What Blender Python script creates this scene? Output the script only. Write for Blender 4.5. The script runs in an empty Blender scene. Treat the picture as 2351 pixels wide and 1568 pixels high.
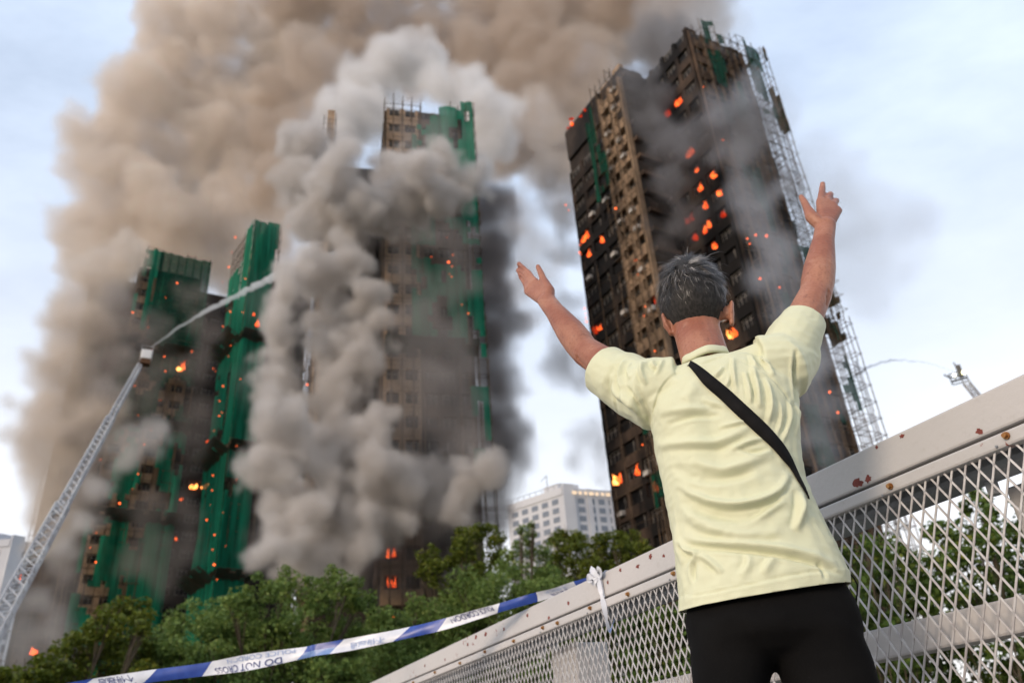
import bpy, bmesh, math, random
import numpy as np
from mathutils import Vector, Matrix, noise
from mathutils.bvhtree import BVHTree

sc = bpy.context.scene
# ------------------------------------------------------------------ camera
TH = math.radians(28.9); CR, SR = 0.99713, 0.0758; FPX = 1829.0; CAMZ = 0.50
CAM = Vector((0, 0, CAMZ))
cam = bpy.data.cameras.new('camera'); cam_o = bpy.data.objects.new('camera', cam)
sc.collection.objects.link(cam_o); sc.camera = cam_o
U0 = Vector((0, -math.sin(TH), math.cos(TH))); R0 = Vector((1, 0, 0)); FW = Vector((0, math.cos(TH), math.sin(TH)))
mw = Matrix((CR*R0 - SR*U0, SR*R0 + CR*U0, -FW)).transposed().to_4x4(); mw.translation = CAM
cam_o.matrix_world = mw
cam.lens = 28; cam.sensor_width = 36; cam.clip_start = 0.05; cam.clip_end = 8000
cam.dof.use_dof = True; cam.dof.focus_distance = 1.98; cam.dof.aperture_fstop = 3.8
# ------------------------------------------------------------------ sky and sun
SUN_EL, SUN_AZ = 18.0, -137.0
w = bpy.data.worlds.new('World'); sc.world = w; w.use_nodes = True
nt = w.node_tree; bgn = nt.nodes['Background']
sky = nt.nodes.new('ShaderNodeTexSky'); sky.sky_type = 'NISHITA'; sky.sun_disc = False
sky.sun_elevation = math.radians(SUN_EL); sky.sun_rotation = math.radians(SUN_AZ)
sky.air_density = 1.0; sky.dust_density = 2.5; sky.ozone_density = 1.5; sky.altitude = 10
# thin high cloud veil: streaks of pale cirrus over the clear sky
tc = nt.nodes.new('ShaderNodeTexCoord'); mp = nt.nodes.new('ShaderNodeMapping')
mp.inputs['Rotation'].default_value = (0, 0, math.radians(35)); mp.inputs['Scale'].default_value = (1.2, 3.6, 5.0)
nz = nt.nodes.new('ShaderNodeTexNoise'); nz.inputs['Scale'].default_value = 1.6; nz.inputs['Detail'].default_value = 6; nz.inputs['Roughness'].default_value = 0.55
rp = nt.nodes.new('ShaderNodeMapRange'); rp.inputs['From Min'].default_value = 0.35; rp.inputs['From Max'].default_value = 0.75
rp.inputs['To Min'].default_value = 0.50; rp.inputs['To Max'].default_value = 0.84
mx = nt.nodes.new('ShaderNodeMix'); mx.data_type = 'RGBA'
mx.inputs['B'].default_value = (5.3, 6.1, 7.4, 1)
L = nt.links.new
L(tc.outputs['Generated'], mp.inputs['Vector']); L(mp.outputs[0], nz.inputs['Vector']); L(nz.outputs['Fac'], rp.inputs['Value'])
L(rp.outputs[0], mx.inputs['Factor']); L(sky.outputs[0], mx.inputs['A'])
# the veil thickens to white haze towards the horizon, all the way round
sx = nt.nodes.new('ShaderNodeSeparateXYZ'); hz = nt.nodes.new('ShaderNodeMapRange'); hz.interpolation_type = 'SMOOTHSTEP'
hz.inputs['From Min'].default_value = 0.75; hz.inputs['From Max'].default_value = 0.0; hz.inputs['To Min'].default_value = 0.0; hz.inputs['To Max'].default_value = 0.85
mh = nt.nodes.new('ShaderNodeMix'); mh.data_type = 'RGBA'; mh.inputs['B'].default_value = (6.7, 6.45, 6.3, 1)
L(tc.outputs['Generated'], sx.inputs[0]); L(sx.outputs['Z'], hz.inputs['Value']); L(hz.outputs[0], mh.inputs['Factor'])
L(mx.outputs['Result'], mh.inputs['A']); L(mh.outputs['Result'], bgn.inputs['Color'])
bgn.inputs['Strength'].default_value = 0.15
sl = bpy.data.lights.new('sun', 'SUN'); sl.energy = 1.7; sl.angle = math.radians(16); sl.color = (1.0, 0.80, 0.62)
sun_o = bpy.data.objects.new('sun', sl); sc.collection.objects.link(sun_o)
a, e = math.radians(SUN_AZ), math.radians(SUN_EL)
sun_o.rotation_euler = Vector((math.sin(a)*math.cos(e), math.cos(a)*math.cos(e), math.sin(e))).to_track_quat('Z', 'Y').to_euler()
vs = sc.view_settings; vs.view_transform = 'Standard'; vs.look = 'None'; vs.exposure = 0.34; vs.gamma = 1.0
vs.use_curve_mapping = False
cy = sc.cycles
cy.volume_bounces = 5; cy.max_bounces = 8; cy.diffuse_bounces = 3; cy.glossy_bounces = 2; cy.transmission_bounces = 3
cy.transparent_max_bounces = 28; cy.use_denoising = True; cy.use_adaptive_sampling = True; cy.adaptive_threshold = 0.025
cy.volume_step_rate = 2.0; cy.volume_max_steps = 256
cy.caustics_reflective = False; cy.caustics_refractive = False

# ------------------------------------------------------------------ helpers
def ray(px, py):
    """direction of a point of the 2351 x 1568 view of the photograph"""
    dx, dy = px - 1175.5, py - 784.0
    r = dx*CR - dy*SR; u = -(dx*SR + dy*CR)
    return Vector((r, FPX*math.cos(TH) - u*math.sin(TH), FPX*math.sin(TH) + u*math.cos(TH)))
def at(px, py, dist):
    d = ray(px, py); return CAM + d*(dist/math.hypot(d.x, d.y))
def azv(az, d, z=0.0):
    a = math.radians(az); return Vector((math.sin(a)*d, math.cos(a)*d, z))

class MB:
    def __init__(s): s.v = []; s.f = []; s.m = []
    def add(s, vs, fs, mi=0):
        b = len(s.v); s.v.extend([tuple(q) for q in vs])
        for f in fs: s.f.append(tuple(b + i for i in f)); s.m.append(mi)
    def box(s, c, ux, uy, uz, mi=0):
        c, ux, uy, uz = Vector(c), Vector(ux), Vector(uy), Vector(uz)
        P = [c + sx*ux + sy*uy + sz*uz for sz in (-1, 1) for sx, sy in ((-1, -1), (1, -1), (1, 1), (-1, 1))]
        s.add(P, [(3, 2, 1, 0), (4, 5, 6, 7), (0, 1, 5, 4), (1, 2, 6, 5), (2, 3, 7, 6), (3, 0, 4, 7)], mi)
    def bar(s, a, b, r, mi=0, r2=None):
        a, b = Vector(a), Vector(b); d = b - a
        if d.length < 1e-6: return
        t = d.normalized(); h = Vector((0, 0, 1)) if abs(t.z) < .9 else Vector((1, 0, 0))
        x = t.cross(h).normalized(); y = t.cross(x); r2 = r2 or r
        P = [a + x*r, a + y*r, a - x*r, a - y*r, b + x*r2, b + y*r2, b - x*r2, b - y*r2]
        s.add(P, [(0, 1, 5, 4), (1, 2, 6, 5), (2, 3, 7, 6), (3, 0, 4, 7), (3, 2, 1, 0), (4, 5, 6, 7)], mi)
    def rings(s, R, mi=0, cap=True):
        """R: list of rings (same length) -> closed tube"""
        n = len(R[0]); b = len(s.v)
        for r in R: s.v.extend([tuple(q) for q in r])
        for k in range(len(R) - 1):
            for i in range(n):
                j = (i + 1) % n
                s.f.append((b + k*n + i, b + k*n + j, b + (k+1)*n + j, b + (k+1)*n + i)); s.m.append(mi)
        if cap:
            s.f.append(tuple(b + i for i in reversed(range(n)))); s.m.append(mi)
            s.f.append(tuple(b + (len(R)-1)*n + i for i in range(n))); s.m.append(mi)
    def tube(s, pts, rad, sides=12, flat=None, mi=0, round_ends=True):
        """tapered tube; rad: radius or (ra, rb) per point; flat: direction of ra"""
        pts = [Vector(p) for p in pts]; n = len(pts)
        if not isinstance(rad, (list, tuple)): rad = [rad]*n
        rad = [(r, r) if not isinstance(r, (list, tuple)) else r for r in rad]
        if round_ends:
            d0 = (pts[0]-pts[1]).normalized(); d1 = (pts[-1]-pts[-2]).normalized()
            r0, r1 = rad[0], rad[-1]
            pts = [pts[0] + d0*min(r0)*.85, pts[0] + d0*min(r0)*.5] + pts + [pts[-1] + d1*min(r1)*.5, pts[-1] + d1*min(r1)*.85]
            sc_ = lambda r, k: (r[0]*k, r[1]*k)
            rad = [sc_(r0, .45), sc_(r0, .85)] + list(rad) + [sc_(r1, .85), sc_(r1, .45)]; n += 4
        R = []; x = None
        for i in range(n):
            t = (pts[min(i+1, n-1)] - pts[max(i-1, 0)]).normalized()
            ref = flat if flat is not None else (x if x is not None else (Vector((0, 0, 1)) if abs(t.z) < .9 else Vector((1, 0, 0))))
            x = ref - t*ref.dot(t)
            if x.length < 1e-5: x = t.orthogonal()
            x.normalize(); y = t.cross(x)
            ra, rb = rad[i]
            R.append([pts[i] + x*ra*math.cos(q*2*math.pi/sides) + y*rb*math.sin(q*2*math.pi/sides) for q in range(sides)])
        s.rings(R, mi)
    def mesh(s, name, mats=None, smooth=False):
        me = bpy.data.meshes.new(name); me.from_pydata(s.v, [], s.f)
        if mats is not None:
            for m in (mats if isinstance(mats, (list, tuple)) else [mats]): me.materials.append(m)
            if isinstance(mats, (list, tuple)) and len(mats) > 1: me.polygons.foreach_set('material_index', s.m)
        if smooth: me.polygons.foreach_set('use_smooth', [True]*len(me.polygons))
        me.update(); return me
    def build(s, name, mats, parent=None, smooth=False):
        return link(name, s.mesh(name, mats, smooth), parent)

def link(name, data, parent=None, m=None):
    o = bpy.data.objects.new(name, data); sc.collection.objects.link(o)
    if m is not None: o.matrix_basis = m
    if parent is not None: attach(o, parent)
    return o
def wm(o):
    return o.matrix_basis.copy() if o.parent is None else wm(o.parent) @ o.matrix_parent_inverse @ o.matrix_basis
def attach(o, parent):
    o.parent = parent; o.matrix_parent_inverse = wm(parent).inverted()
def tag(o, label=None, cat=None, group=None, kind=None):
    if label: o['label'] = label
    if cat: o['category'] = cat
    if group: o['group'] = group
    if kind: o['kind'] = kind
    return o
def thing(name, loc, label, cat, group=None):
    o = bpy.data.objects.new(name, None); sc.collection.objects.link(o); o.location = loc; o.empty_display_size = .2
    return tag(o, label, cat, group)

def mat(name, col, rough=.7, col2=None, scale=4.0, lo=.4, hi=.65, detail=4, bump=0, bscale=60, spec=.3, metal=0, stretch=None, sss=0, sheen=0):
    m = bpy.data.materials.new(name); m.use_nodes = True; n = m.node_tree; b = n.nodes['Principled BSDF']
    b.inputs['Base Color'].default_value = (*col, 1); b.inputs['Roughness'].default_value = rough
    b.inputs['Specular IOR Level'].default_value = spec; b.inputs['Metallic'].default_value = metal
    tcn = n.nodes.new('ShaderNodeTexCoord')
    if col2 is not None:
        mpn = n.nodes.new('ShaderNodeMapping'); n.links.new(tcn.outputs['Object'], mpn.inputs[0])
        if stretch: mpn.inputs['Scale'].default_value = stretch
        t = n.nodes.new('ShaderNodeTexNoise'); t.inputs['Scale'].default_value = scale; t.inputs['Detail'].default_value = detail
        r = n.nodes.new('ShaderNodeMapRange'); r.inputs['From Min'].default_value = lo; r.inputs['From Max'].default_value = hi
        x = n.nodes.new('ShaderNodeMix'); x.data_type = 'RGBA'; x.inputs['A'].default_value = (*col, 1); x.inputs['B'].default_value = (*col2, 1)
        n.links.new(mpn.outputs[0], t.inputs['Vector']); n.links.new(t.outputs['Fac'], r.inputs['Value'])
        n.links.new(r.outputs[0], x.inputs['Factor']); n.links.new(x.outputs['Result'], b.inputs['Base Color'])
    if bump:
        t2 = n.nodes.new('ShaderNodeTexNoise'); t2.inputs['Scale'].default_value = bscale; t2.inputs['Detail'].default_value = 3
        bp = n.nodes.new('ShaderNodeBump'); bp.inputs['Strength'].default_value = bump; bp.inputs['Distance'].default_value = .02
        n.links.new(tcn.outputs['Object'], t2.inputs['Vector']); n.links.new(t2.outputs['Fac'], bp.inputs['Height']); n.links.new(bp.outputs[0], b.inputs['Normal'])
    if sss:
        b.inputs['Subsurface Weight'].default_value = sss; b.inputs['Subsurface Radius'].default_value = (.012, .005, .003); b.inputs['Subsurface Scale'].default_value = 1.0
    if sheen: b.inputs['Sheen Weight'].default_value = sheen
    return m
def emat(name, col, strength, col2=None, s2=None):
    m = bpy.data.materials.new(name); m.use_nodes = True; n = m.node_tree; n.nodes.remove(n.nodes['Principled BSDF'])
    em = n.nodes.new('ShaderNodeEmission'); em.inputs[0].default_value = (*col, 1); em.inputs[1].default_value = strength
    if col2:
        t = n.nodes.new('ShaderNodeTexNoise'); t.inputs['Scale'].default_value = 2.2; tcn = n.nodes.new('ShaderNodeTexCoord')
        r = n.nodes.new('ShaderNodeMapRange'); r.inputs['From Min'].default_value = .38; r.inputs['From Max'].default_value = .68
        x = n.nodes.new('ShaderNodeMix'); x.data_type = 'RGBA'
        x.inputs['A'].default_value = tuple(c*strength for c in col) + (1,); x.inputs['B'].default_value = tuple(c*s2 for c in col2) + (1,)
        n.links.new(tcn.outputs['Object'], t.inputs['Vector']); n.links.new(t.outputs['Fac'], r.inputs['Value'])
        n.links.new(r.outputs[0], x.inputs['Factor']); n.links.new(x.outputs['Result'], em.inputs[0]); em.inputs[1].default_value = 1
    n.links.new(em.outputs[0], n.nodes['Material Output'].inputs[0]); return m
def baked(o):
    """evaluate an object's modifiers to a plain mesh and drop the object"""
    dg = bpy.context.evaluated_depsgraph_get(); me = bpy.data.meshes.new_from_object(o.evaluated_get(dg))
    old = o.data; bpy.data.objects.remove(o); bpy.data.meshes.remove(old); return me
def remeshed(mb, voxel, smooth=4, fac=.5):
    o = link('tmp', mb.mesh('tmp'))
    r = o.modifiers.new('r', 'REMESH'); r.mode = 'VOXEL'; r.voxel_size = voxel
    if smooth:
        s = o.modifiers.new('s', 'SMOOTH'); s.iterations = smooth; s.factor = fac
    return baked(o)
def get_co(me):
    a = np.empty(len(me.vertices)*3, np.float32); me.vertices.foreach_get('co', a); return a.reshape(-1, 3).astype(np.float64)
def get_no(me):
    a = np.empty(len(me.vertices)*3, np.float32); me.vertices.foreach_get('normal', a); return a.reshape(-1, 3).astype(np.float64)
def set_co(me, a):
    me.vertices.foreach_set('co', a.astype(np.float32).ravel()); me.update()
GROUND = -6.5; ROOF = 84.5
# ------------------------------------------------------------------ setting
m_ground = mat('ground_soil', (.06, .07, .035), .95, (.09, .08, .06), .2)
mb = MB(); mb.add([(-2500, -2500, GROUND), (2500, -2500, GROUND), (2500, 2500, GROUND), (-2500, 2500, GROUND)], [(0, 1, 2, 3)])
tag(mb.build('ground', m_ground), 'dark soil and grass ground below the footbridge', 'ground', kind='structure')
# footbridge deck: the rail direction U, the outward direction N
AZN = math.radians(63.4); N_ = Vector((math.sin(AZN), math.cos(AZN), 0)); U_ = Vector((-math.cos(AZN), math.sin(AZN), 0)); UP = Vector((0, 0, 1))
DR = 1.7
def rp_(t, n, z): return N_*(DR + n) + U_*t + UP*z
m_deck = mat('deck_concrete', (.34, .32, .30), .9, (.24, .23, .22), 3, bump=.3)
mb = MB(); mb.box(rp_(3, -1.75, -.25), U_*14, N_*2.05, UP*.25)
tag(mb.build('footbridge_deck', m_deck), 'grey concrete footbridge deck under the man', 'deck', kind='structure')

# ------------------------------------------------------------------ railing
m_paint = bpy.data.materials.new('railing_paint'); m_paint.use_nodes = True
def paint_nodes(m):
    n = m.node_tree; b = n.nodes['Principled BSDF']; b.inputs['Roughness'].default_value = .42; b.inputs['Specular IOR Level'].default_value = .4
    t = n.nodes.new('ShaderNodeTexCoord')
    def noise_(scale, detail, rough=.5, stretch=None):
        q = n.nodes.new('ShaderNodeTexNoise'); q.inputs['Scale'].default_value = scale; q.inputs['Detail'].default_value = detail; q.inputs['Roughness'].default_value = rough
        if stretch:
            mm = n.nodes.new('ShaderNodeMapping'); mm.inputs['Scale'].default_value = stretch; n.links.new(t.outputs['Object'], mm.inputs[0]); n.links.new(mm.outputs[0], q.inputs['Vector'])
        else: n.links.new(t.outputs['Object'], q.inputs['Vector'])
        return q.outputs['Fac']
    def rng(s, a, b_, c=0, d=1):
        r = n.nodes.new('ShaderNodeMapRange'); r.inputs['From Min'].default_value = a; r.inputs['From Max'].default_value = b_; r.inputs['To Min'].default_value = c; r.inputs['To Max'].default_value = d
        n.links.new(s, r.inputs['Value']); return r.outputs[0]
    def mixc(f, A, B):
        x = n.nodes.new('ShaderNodeMix'); x.data_type = 'RGBA'
        for k, q in (('A', A), ('B', B)):
            if isinstance(q, tuple): x.inputs[k].default_value = (*q, 1)
            else: n.links.new(q, x.inputs[k])
        n.links.new(f, x.inputs['Factor']); return x.outputs['Result']
    c = mixc(rng(noise_(2.2, 4), .35, .7), (.50, .475, .46), (.44, .43, .425))          # faded cream paint
    c = mixc(rng(noise_(38, 5, .7), .58, .75, 0, .35), c, (.34, .31, .28))                # grime
    big = rng(noise_(3.1, 2), .54, .62); chip = rng(noise_(26, 4, .62), .63, .645)
    mul = n.nodes.new('ShaderNodeMath'); mul.operation = 'MULTIPLY'; n.links.new(big, mul.inputs[0]); n.links.new(chip, mul.inputs[1])
    c = mixc(mul.outputs[0], c, (.22, .055, .04))                                           # red primer where the paint flaked
    n.links.new(c, b.inputs['Base Color'])
    bp = n.nodes.new('ShaderNodeBump'); bp.inputs['Strength'].default_value = .25; bp.inputs['Distance'].default_value = .004
    h = n.nodes.new('ShaderNodeMath'); h.operation = 'SUBTRACT'; n.links.new(noise_(60, 3), h.inputs[0]); n.links.new(mul.outputs[0], h.inputs[1])
    n.links.new(h.outputs[0], bp.inputs['Height']); n.links.new(bp.outputs[0], b.inputs['Normal'])
paint_nodes(m_paint)
m_primer = mat('red_primer', (.21, .055, .042), .8, (.13, .035, .03), 60)
m_mesh = mat('galvanised_mesh', (.50, .49, .49), .45, (.36, .34, .34), 30, metal=.25)
m_rust = mat('rusty_bolt', (.30, .13, .04), .55, (.42, .25, .10), 80, metal=.5)
m_dark = mat('dark_gap', (.03, .025, .022), .9)
m_steel = mat('grey_steel', (.33, .35, .37), .5, (.24, .25, .27), 6, metal=.2)
T0, T1 = -2.2, 9.5
rail = thing('footbridge_railing', rp_(3.0, 0, 0), 'cream steel footbridge railing with flaking paint and expanded mesh panels', 'railing')
def bevbox(c, ux, uy, uz, bev):
    b = bmesh.new(); bmesh.ops.create_cube(b, size=2)
    L_ = (Vector(ux).length, Vector(uy).length, Vector(uz).length)
    for v in b.verts: v.co = Vector((v.co.x*L_[0], v.co.y*L_[1], v.co.z*L_[2]))
    bmesh.ops.bevel(b, geom=b.edges[:], offset=bev, segments=2, profile=.5, affect='EDGES')
    M = Matrix((Vector(ux).normalized(), Vector(uy).normalized(), Vector(uz).normalized())).transposed().to_4x4(); M.translation = c
    b.transform(M); me = bpy.data.meshes.new('b'); b.to_mesh(me); b.free(); return me
def piece(name, c, ux, uy, uz, m, parent, bev=.004):
    me = bevbox(Vector(c), ux, uy, uz, bev); me.name = name; me.materials.append(m); return link(name, me, parent)
ZT = CAMZ + .703; ZG = CAMZ + .608; ZS = CAMZ + .572; tm = (T0 + T1)/2; tl = (T1 - T0)/2
# the handrail beam is welded from lengths; a seam shows between two of them
hr = piece('handrail_beam', rp_((T0+5.62)/2, .10, (ZT+ZG)/2+.002), U_*((5.62-T0)/2-.001), N_*.10, UP*((ZT-ZG)/2-.001), m_paint, rail, .006)
piece('handrail_beam', rp_((5.62+T1)/2, .10, (ZT+ZG)/2+.002), U_*((T1-5.62)/2-.001), N_*.10, UP*((ZT-ZG)/2-.001), m_paint, rail, .006)
piece('panel_frame', rp_(tm, .011, (ZG+ZS)/2-.004), U_*tl, N_*.016, UP*((ZG-ZS)/2-.001), m_paint, rail, .006)
piece('tube_rail', rp_(tm, .115, ZG-.03), U_*tl, N_*.055, UP*.026, m_steel, rail, .015)
piece('lower_rail', rp_(tm, .085, CAMZ+.245), U_*tl, N_*.03, UP*.037, m_paint, rail, .006)
piece('panel_frame', rp_(tm, .011, .07), U_*tl, N_*.016, UP*.02, m_paint, rail, .006)
POSTS = [-1.25, 1.05, 3.46, 5.8, 8.1]
for tp in POSTS:
    po = piece('post', rp_(tp, .26, (ZG-.07)/2), U_*.12, N_*.085, UP*((ZG-.07)/2), m_paint, rail, .005)
    for k in (-.06, .06):
        nb = MB(); nb.tube([rp_(tp+.06+k, .13, ZG-.09), rp_(tp+.06+k, .13, ZG-.05)], .016, 6, round_ends=False); nb.build('nut', m_steel, po)
# expanded metal panels, one between each pair of posts
def strand_panel(t0, t1, z0, z1):
    V = []; Fq = []
    P, Hh, wd, th = .0375, .038, .0021, .0013
    nrow = int((z1 - z0)/Hh); c0 = math.floor(t0/P); c1 = math.floor(t1/P)
    for c in range(c0, c1):
        for r in range(nrow):
            za, zb = z1 - r*Hh, z1 - (r+1)*Hh
            off = (r % 2)*.5; x0 = (c + off)*P
            for sgn in ((1, -1) if True else ()):
                x1 = x0 + sgn*P*.5
                # each strand runs joint to joint, slightly twisted out of the panel plane
                d = Vector((x1-x0, zb-za)).normalized(); q = Vector((-d.y, d.x))*wd
                b = len(V)
                for (x, z, n0) in ((x0, za, .001*sgn), (x1, zb, -.001*sgn)):
                    V.append((x+q.x, n0-th, z+q.y)); V.append((x-q.x, n0-th*.2, z-q.y)); V.append((x-q.x, n0+th*1.6, z-q.y)); V.append((x+q.x, n0+th, z+q.y))
                for i in range(4):
                    j = (i+1) % 4; Fq.append((b+i, b+j, b+4+j, b+4+i))
            # the bond where strands meet
            b = len(V); s = .0036
            for (dx, dz) in ((-s*.75, 0), (0, s*2.0), (s*.75, 0), (0, -s*2.0)): V.append((x0+dx, -.0022, za+dz))
            Fq.append((b, b+1, b+2, b+3))
    V = [tuple(rp_(x, .006+n, z)) for x, n, z in V]
    me = bpy.data.meshes.new('mesh_panel'); me.from_pydata(V, [], Fq); me.materials.append(m_mesh); me.update(); return me
edges = [T0] + [p+.12 for p in POSTS] + [T1]
for k in range(len(edges)-1):
    if edges[k+1] - edges[k] > .3: link('mesh_panel', strand_panel(edges[k], edges[k+1], .09, ZS+.012), rail)
for k, t in enumerate([.69, 1.011, 1.336, 1.66, 1.98, 2.28, 2.578, 2.863, 3.149, 3.29, 3.6, 3.95, 4.3, 4.7, 5.1, 5.5]):
    b = MB(); zc = (ZG+ZS)/2 - .004 + (.004 if k % 2 else -.002)
    b.tube([rp_(t, -.006, zc), rp_(t, -.0095, zc)], .0085, 10, round_ends=False)
    b.tube([rp_(t, -.009, zc), rp_(t, -.0165, zc)], [.0066, .0058], 6, round_ends=False)
    b.build('bolt', m_rust, rail)
    b = MB(); b.tube([rp_(t+.03, -.006, zc-.014), rp_(t+.03, -.009, zc-.014)], [.0036, .0026], 8, round_ends=False); b.build('rivet', m_steel, rail)
# flakes of lost paint that the photograph shows singly: thin irregular scabs of primer
rnd = random.Random(5)
def flake(t, z, r, ex=1.3):
    if t > 2.3: r *= .72
    n = 15; b = MB(); ring = []
    for i in range(n):
        q = r*rnd.uniform(.55, 1.15); an = i*2*math.pi/n
        ring.append(rp_(t + q*ex*math.cos(an), -.0006, z + q*math.sin(an)))
    b.add([rp_(t, -.0009, z)] + ring, [(0, 1+(i+1) % n, 1+i) for i in range(n)]); b.build('paint_flake', m_primer, hr)
for (t, z, r, ex) in [(1.435, ZG+.018, .0125, 1.5), (1.40, ZG+.017, .011, 1.2), (1.07, ZG+.016, .0085, 1.0), (1.265, ZT-.012, .006, 1.6), (1.345, ZT-.010, .005, 1.1),
        (2.41, ZT-.022, .014, 1.2), (2.50, ZT-.035, .012, 1.6), (2.62, ZT-.02, .011, 1.2), (2.72, ZT-.045, .012, .9), (3.05, ZG+.04, .014, .9), (3.24, ZG+.014, .012, 1.3), (3.45, ZT-.03, .012, 1.3),
        (3.72, ZG+.05, .013, 1.2), (3.95, ZT-.03, .02, 1.5), (4.08, ZT-.022, .017, 1.8), (4.2, ZT-.04, .014, 1.4), (4.55, ZG+.03, .014, .8), (4.9, ZT-.05, .013, 1.2), (2.33, ZT-.04, .009, 1.5)]:
    flake(t, z, r, ex)
# ------------------------------------------------------------------ towers
def soot_mat(name, base, soot, lo, hi, scale=.16):
    m = bpy.data.materials.new(name); m.use_nodes = True; n = m.node_tree; b = n.nodes['Principled BSDF']; b.inputs['Roughness'].default_value = .92; b.inputs['Specular IOR Level'].default_value = .15
    t = n.nodes.new('ShaderNodeTexCoord')
    def nz_(s, d, st):
        mm = n.nodes.new('ShaderNodeMapping'); mm.inputs['Scale'].default_value = st; q = n.nodes.new('ShaderNodeTexNoise'); q.inputs['Scale'].default_value = s; q.inputs['Detail'].default_value = d; q.inputs['Roughness'].default_value = .6
        n.links.new(t.outputs['Object'], mm.inputs[0]); n.links.new(mm.outputs[0], q.inputs['Vector']); return q.outputs['Fac']
    def mix_(src, lo, hi, A, B):
        r = n.nodes.new('ShaderNodeMapRange'); r.inputs['From Min'].default_value = lo; r.inputs['From Max'].default_value = hi; n.links.new(src, r.inputs['Value'])
        x = n.nodes.new('ShaderNodeMix'); x.data_type = 'RGBA'; n.links.new(r.outputs[0], x.inputs['Factor'])
        for k, q in (('A', A), ('B', B)):
            if isinstance(q, tuple): x.inputs[k].default_value = (*q, 1)
            else: n.links.new(q, x.inputs[k])
        return x.outputs['Result']
    c = mix_(nz_(.9, 5, (1, 1, 1)), .35, .7, base, tuple(q*.62 for q in base))
    c = mix_(nz_(scale, 6, (1, 1, .45)), lo, hi, c, soot)
    n.links.new(c, b.inputs['Base Color']); return m
m_tan = soot_mat('scorched_tan_render', (.36, .25, .165), (.03, .025, .022), .47, .70)
m_burnt = soot_mat('burnt_brown_render', (.135, .09, .064), (.012, .011, .011), .36, .58)
m_char = soot_mat('charred_brown_render', (.11, .075, .055), (.011, .010, .010), .30, .52)
m_black = soot_mat('blackened_wall', (.05, .04, .035), (.012, .012, .013), .4, .6)
m_pane = mat('burnt_window_void', (.008, .008, .009), .6, spec=.2)
m_glass = mat('sooty_glass', (.02, .022, .026), .25, spec=.5)
m_frame = mat('window_frame_grey', (.22, .20, .18), .6, (.08, .07, .06), 2)
m_ac = mat('air_conditioner_white', (.55, .53, .50), .6, (.2, .17, .15), 1.2)
m_bamboo = mat('bamboo', (.13, .085, .05), .85, (.045, .032, .022), .5)
m_net = bpy.data.materials.new('green_safety_net'); m_net.use_nodes = True
def net_nodes(m, c1, c2, holes):
    n = m.node_tree; b = n.nodes['Principled BSDF']; b.inputs['Roughness'].default_value = .8; b.inputs['Specular IOR Level'].default_value = .1
    t = n.nodes.new('ShaderNodeTexCoord'); mm = n.nodes.new('ShaderNodeMapping'); mm.inputs['Scale'].default_value = (1.2, 1.2, .06)
    q = n.nodes.new('ShaderNodeTexNoise'); q.inputs['Scale'].default_value = 1.6; q.inputs['Detail'].default_value = 5; q.inputs['Roughness'].default_value = .65
    r = n.nodes.new('ShaderNodeMapRange'); r.inputs['From Min'].default_value = .3; r.inputs['From Max'].default_value = .7
    x = n.nodes.new('ShaderNodeMix'); x.data_type = 'RGBA'; x.inputs['A'].default_value = (*c1, 1); x.inputs['B'].default_value = (*c2, 1)
    n.links.new(t.outputs['Object'], mm.inputs[0]); n.links.new(mm.outputs[0], q.inputs['Vector']); n.links.new(q.outputs['Fac'], r.inputs['Value']); n.links.new(r.outputs[0], x.inputs['Factor'])
    n.links.new(x.outputs['Result'], b.inputs['Base Color'])
    tl = n.nodes.new('ShaderNodeBsdfTranslucent'); n.links.new(x.outputs['Result'], tl.inputs[0]); ms = n.nodes.new('ShaderNodeMixShader'); ms.inputs[0].default_value = .35
    n.links.new(b.outputs[0], ms.inputs[1]); n.links.new(tl.outputs[0], ms.inputs[2])
    tr = n.nodes.new('ShaderNodeBsdfTransparent'); m2 = n.nodes.new('ShaderNodeMixShader'); m2.inputs[0].default_value = holes
    n.links.new(ms.outputs[0], m2.inputs[1]); n.links.new(tr.outputs[0], m2.inputs[2]); n.links.new(m2.outputs[0], n.nodes['Material Output'].inputs[0])
net_nodes(m_net, (.004, .075, .042), (.012, .26, .15), .08)
m_nets = bpy.data.materials.new('sooty_shaded_green_net'); m_nets.use_nodes = True; net_nodes(m_nets, (.004, .022, .015), (.006, .085, .05), .12)  # soot on the brown tower; on the far-left tower it holds smoke shade
m_fan = mat('catch_fan_mesh', (.03, .05, .035), .95, (.06, .045, .03), .8)

FL = 2.83; FLOOR0 = GROUND
NFL = int((ROOF - GROUND)/FL)
_wincache = {}; WIN = []
def window_mesh(wd, ht, style):
    k = (round(wd, 2), round(ht, 2), style)
    if k in _wincache: return _wincache[k]
    b = MB(); f = .05
    # x along the face, y outwards, z up
    b.box((0, .03, 0), (wd/2, 0, 0), (0, .01, 0), (0, 0, ht/2), 1)
    if style != 2:
        for s in (-1, 1):
            b.box((s*(wd/2-f), .06, 0), (f, 0, 0), (0, .03, 0), (0, 0, ht/2), 0)
            b.box((0, .062, s*(ht/2-f)), (wd/2-2*f, 0, 0), (0, .028, 0), (0, 0, f), 0)
        for q in ((0,) if wd < 1.6 else (-wd/6, wd/6)): b.box((q, .058, 0), (f*.7, 0, 0), (0, .025, 0), (0, 0, ht/2-2*f), 0)
        if style == 1: b.box((0, .056, ht*.18), (wd/2-2*f, 0, 0), (0, .022, 0), (0, 0, f*.6), 0)
    else:
        b.box((-wd*.18, .06, 0), (f, 0, 0), (0, .03, 0), (0, 0, ht/2), 0)
    me = b.mesh('window', [m_frame, m_pane if style else m_glass]); _wincache[k] = me; return me
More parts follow.
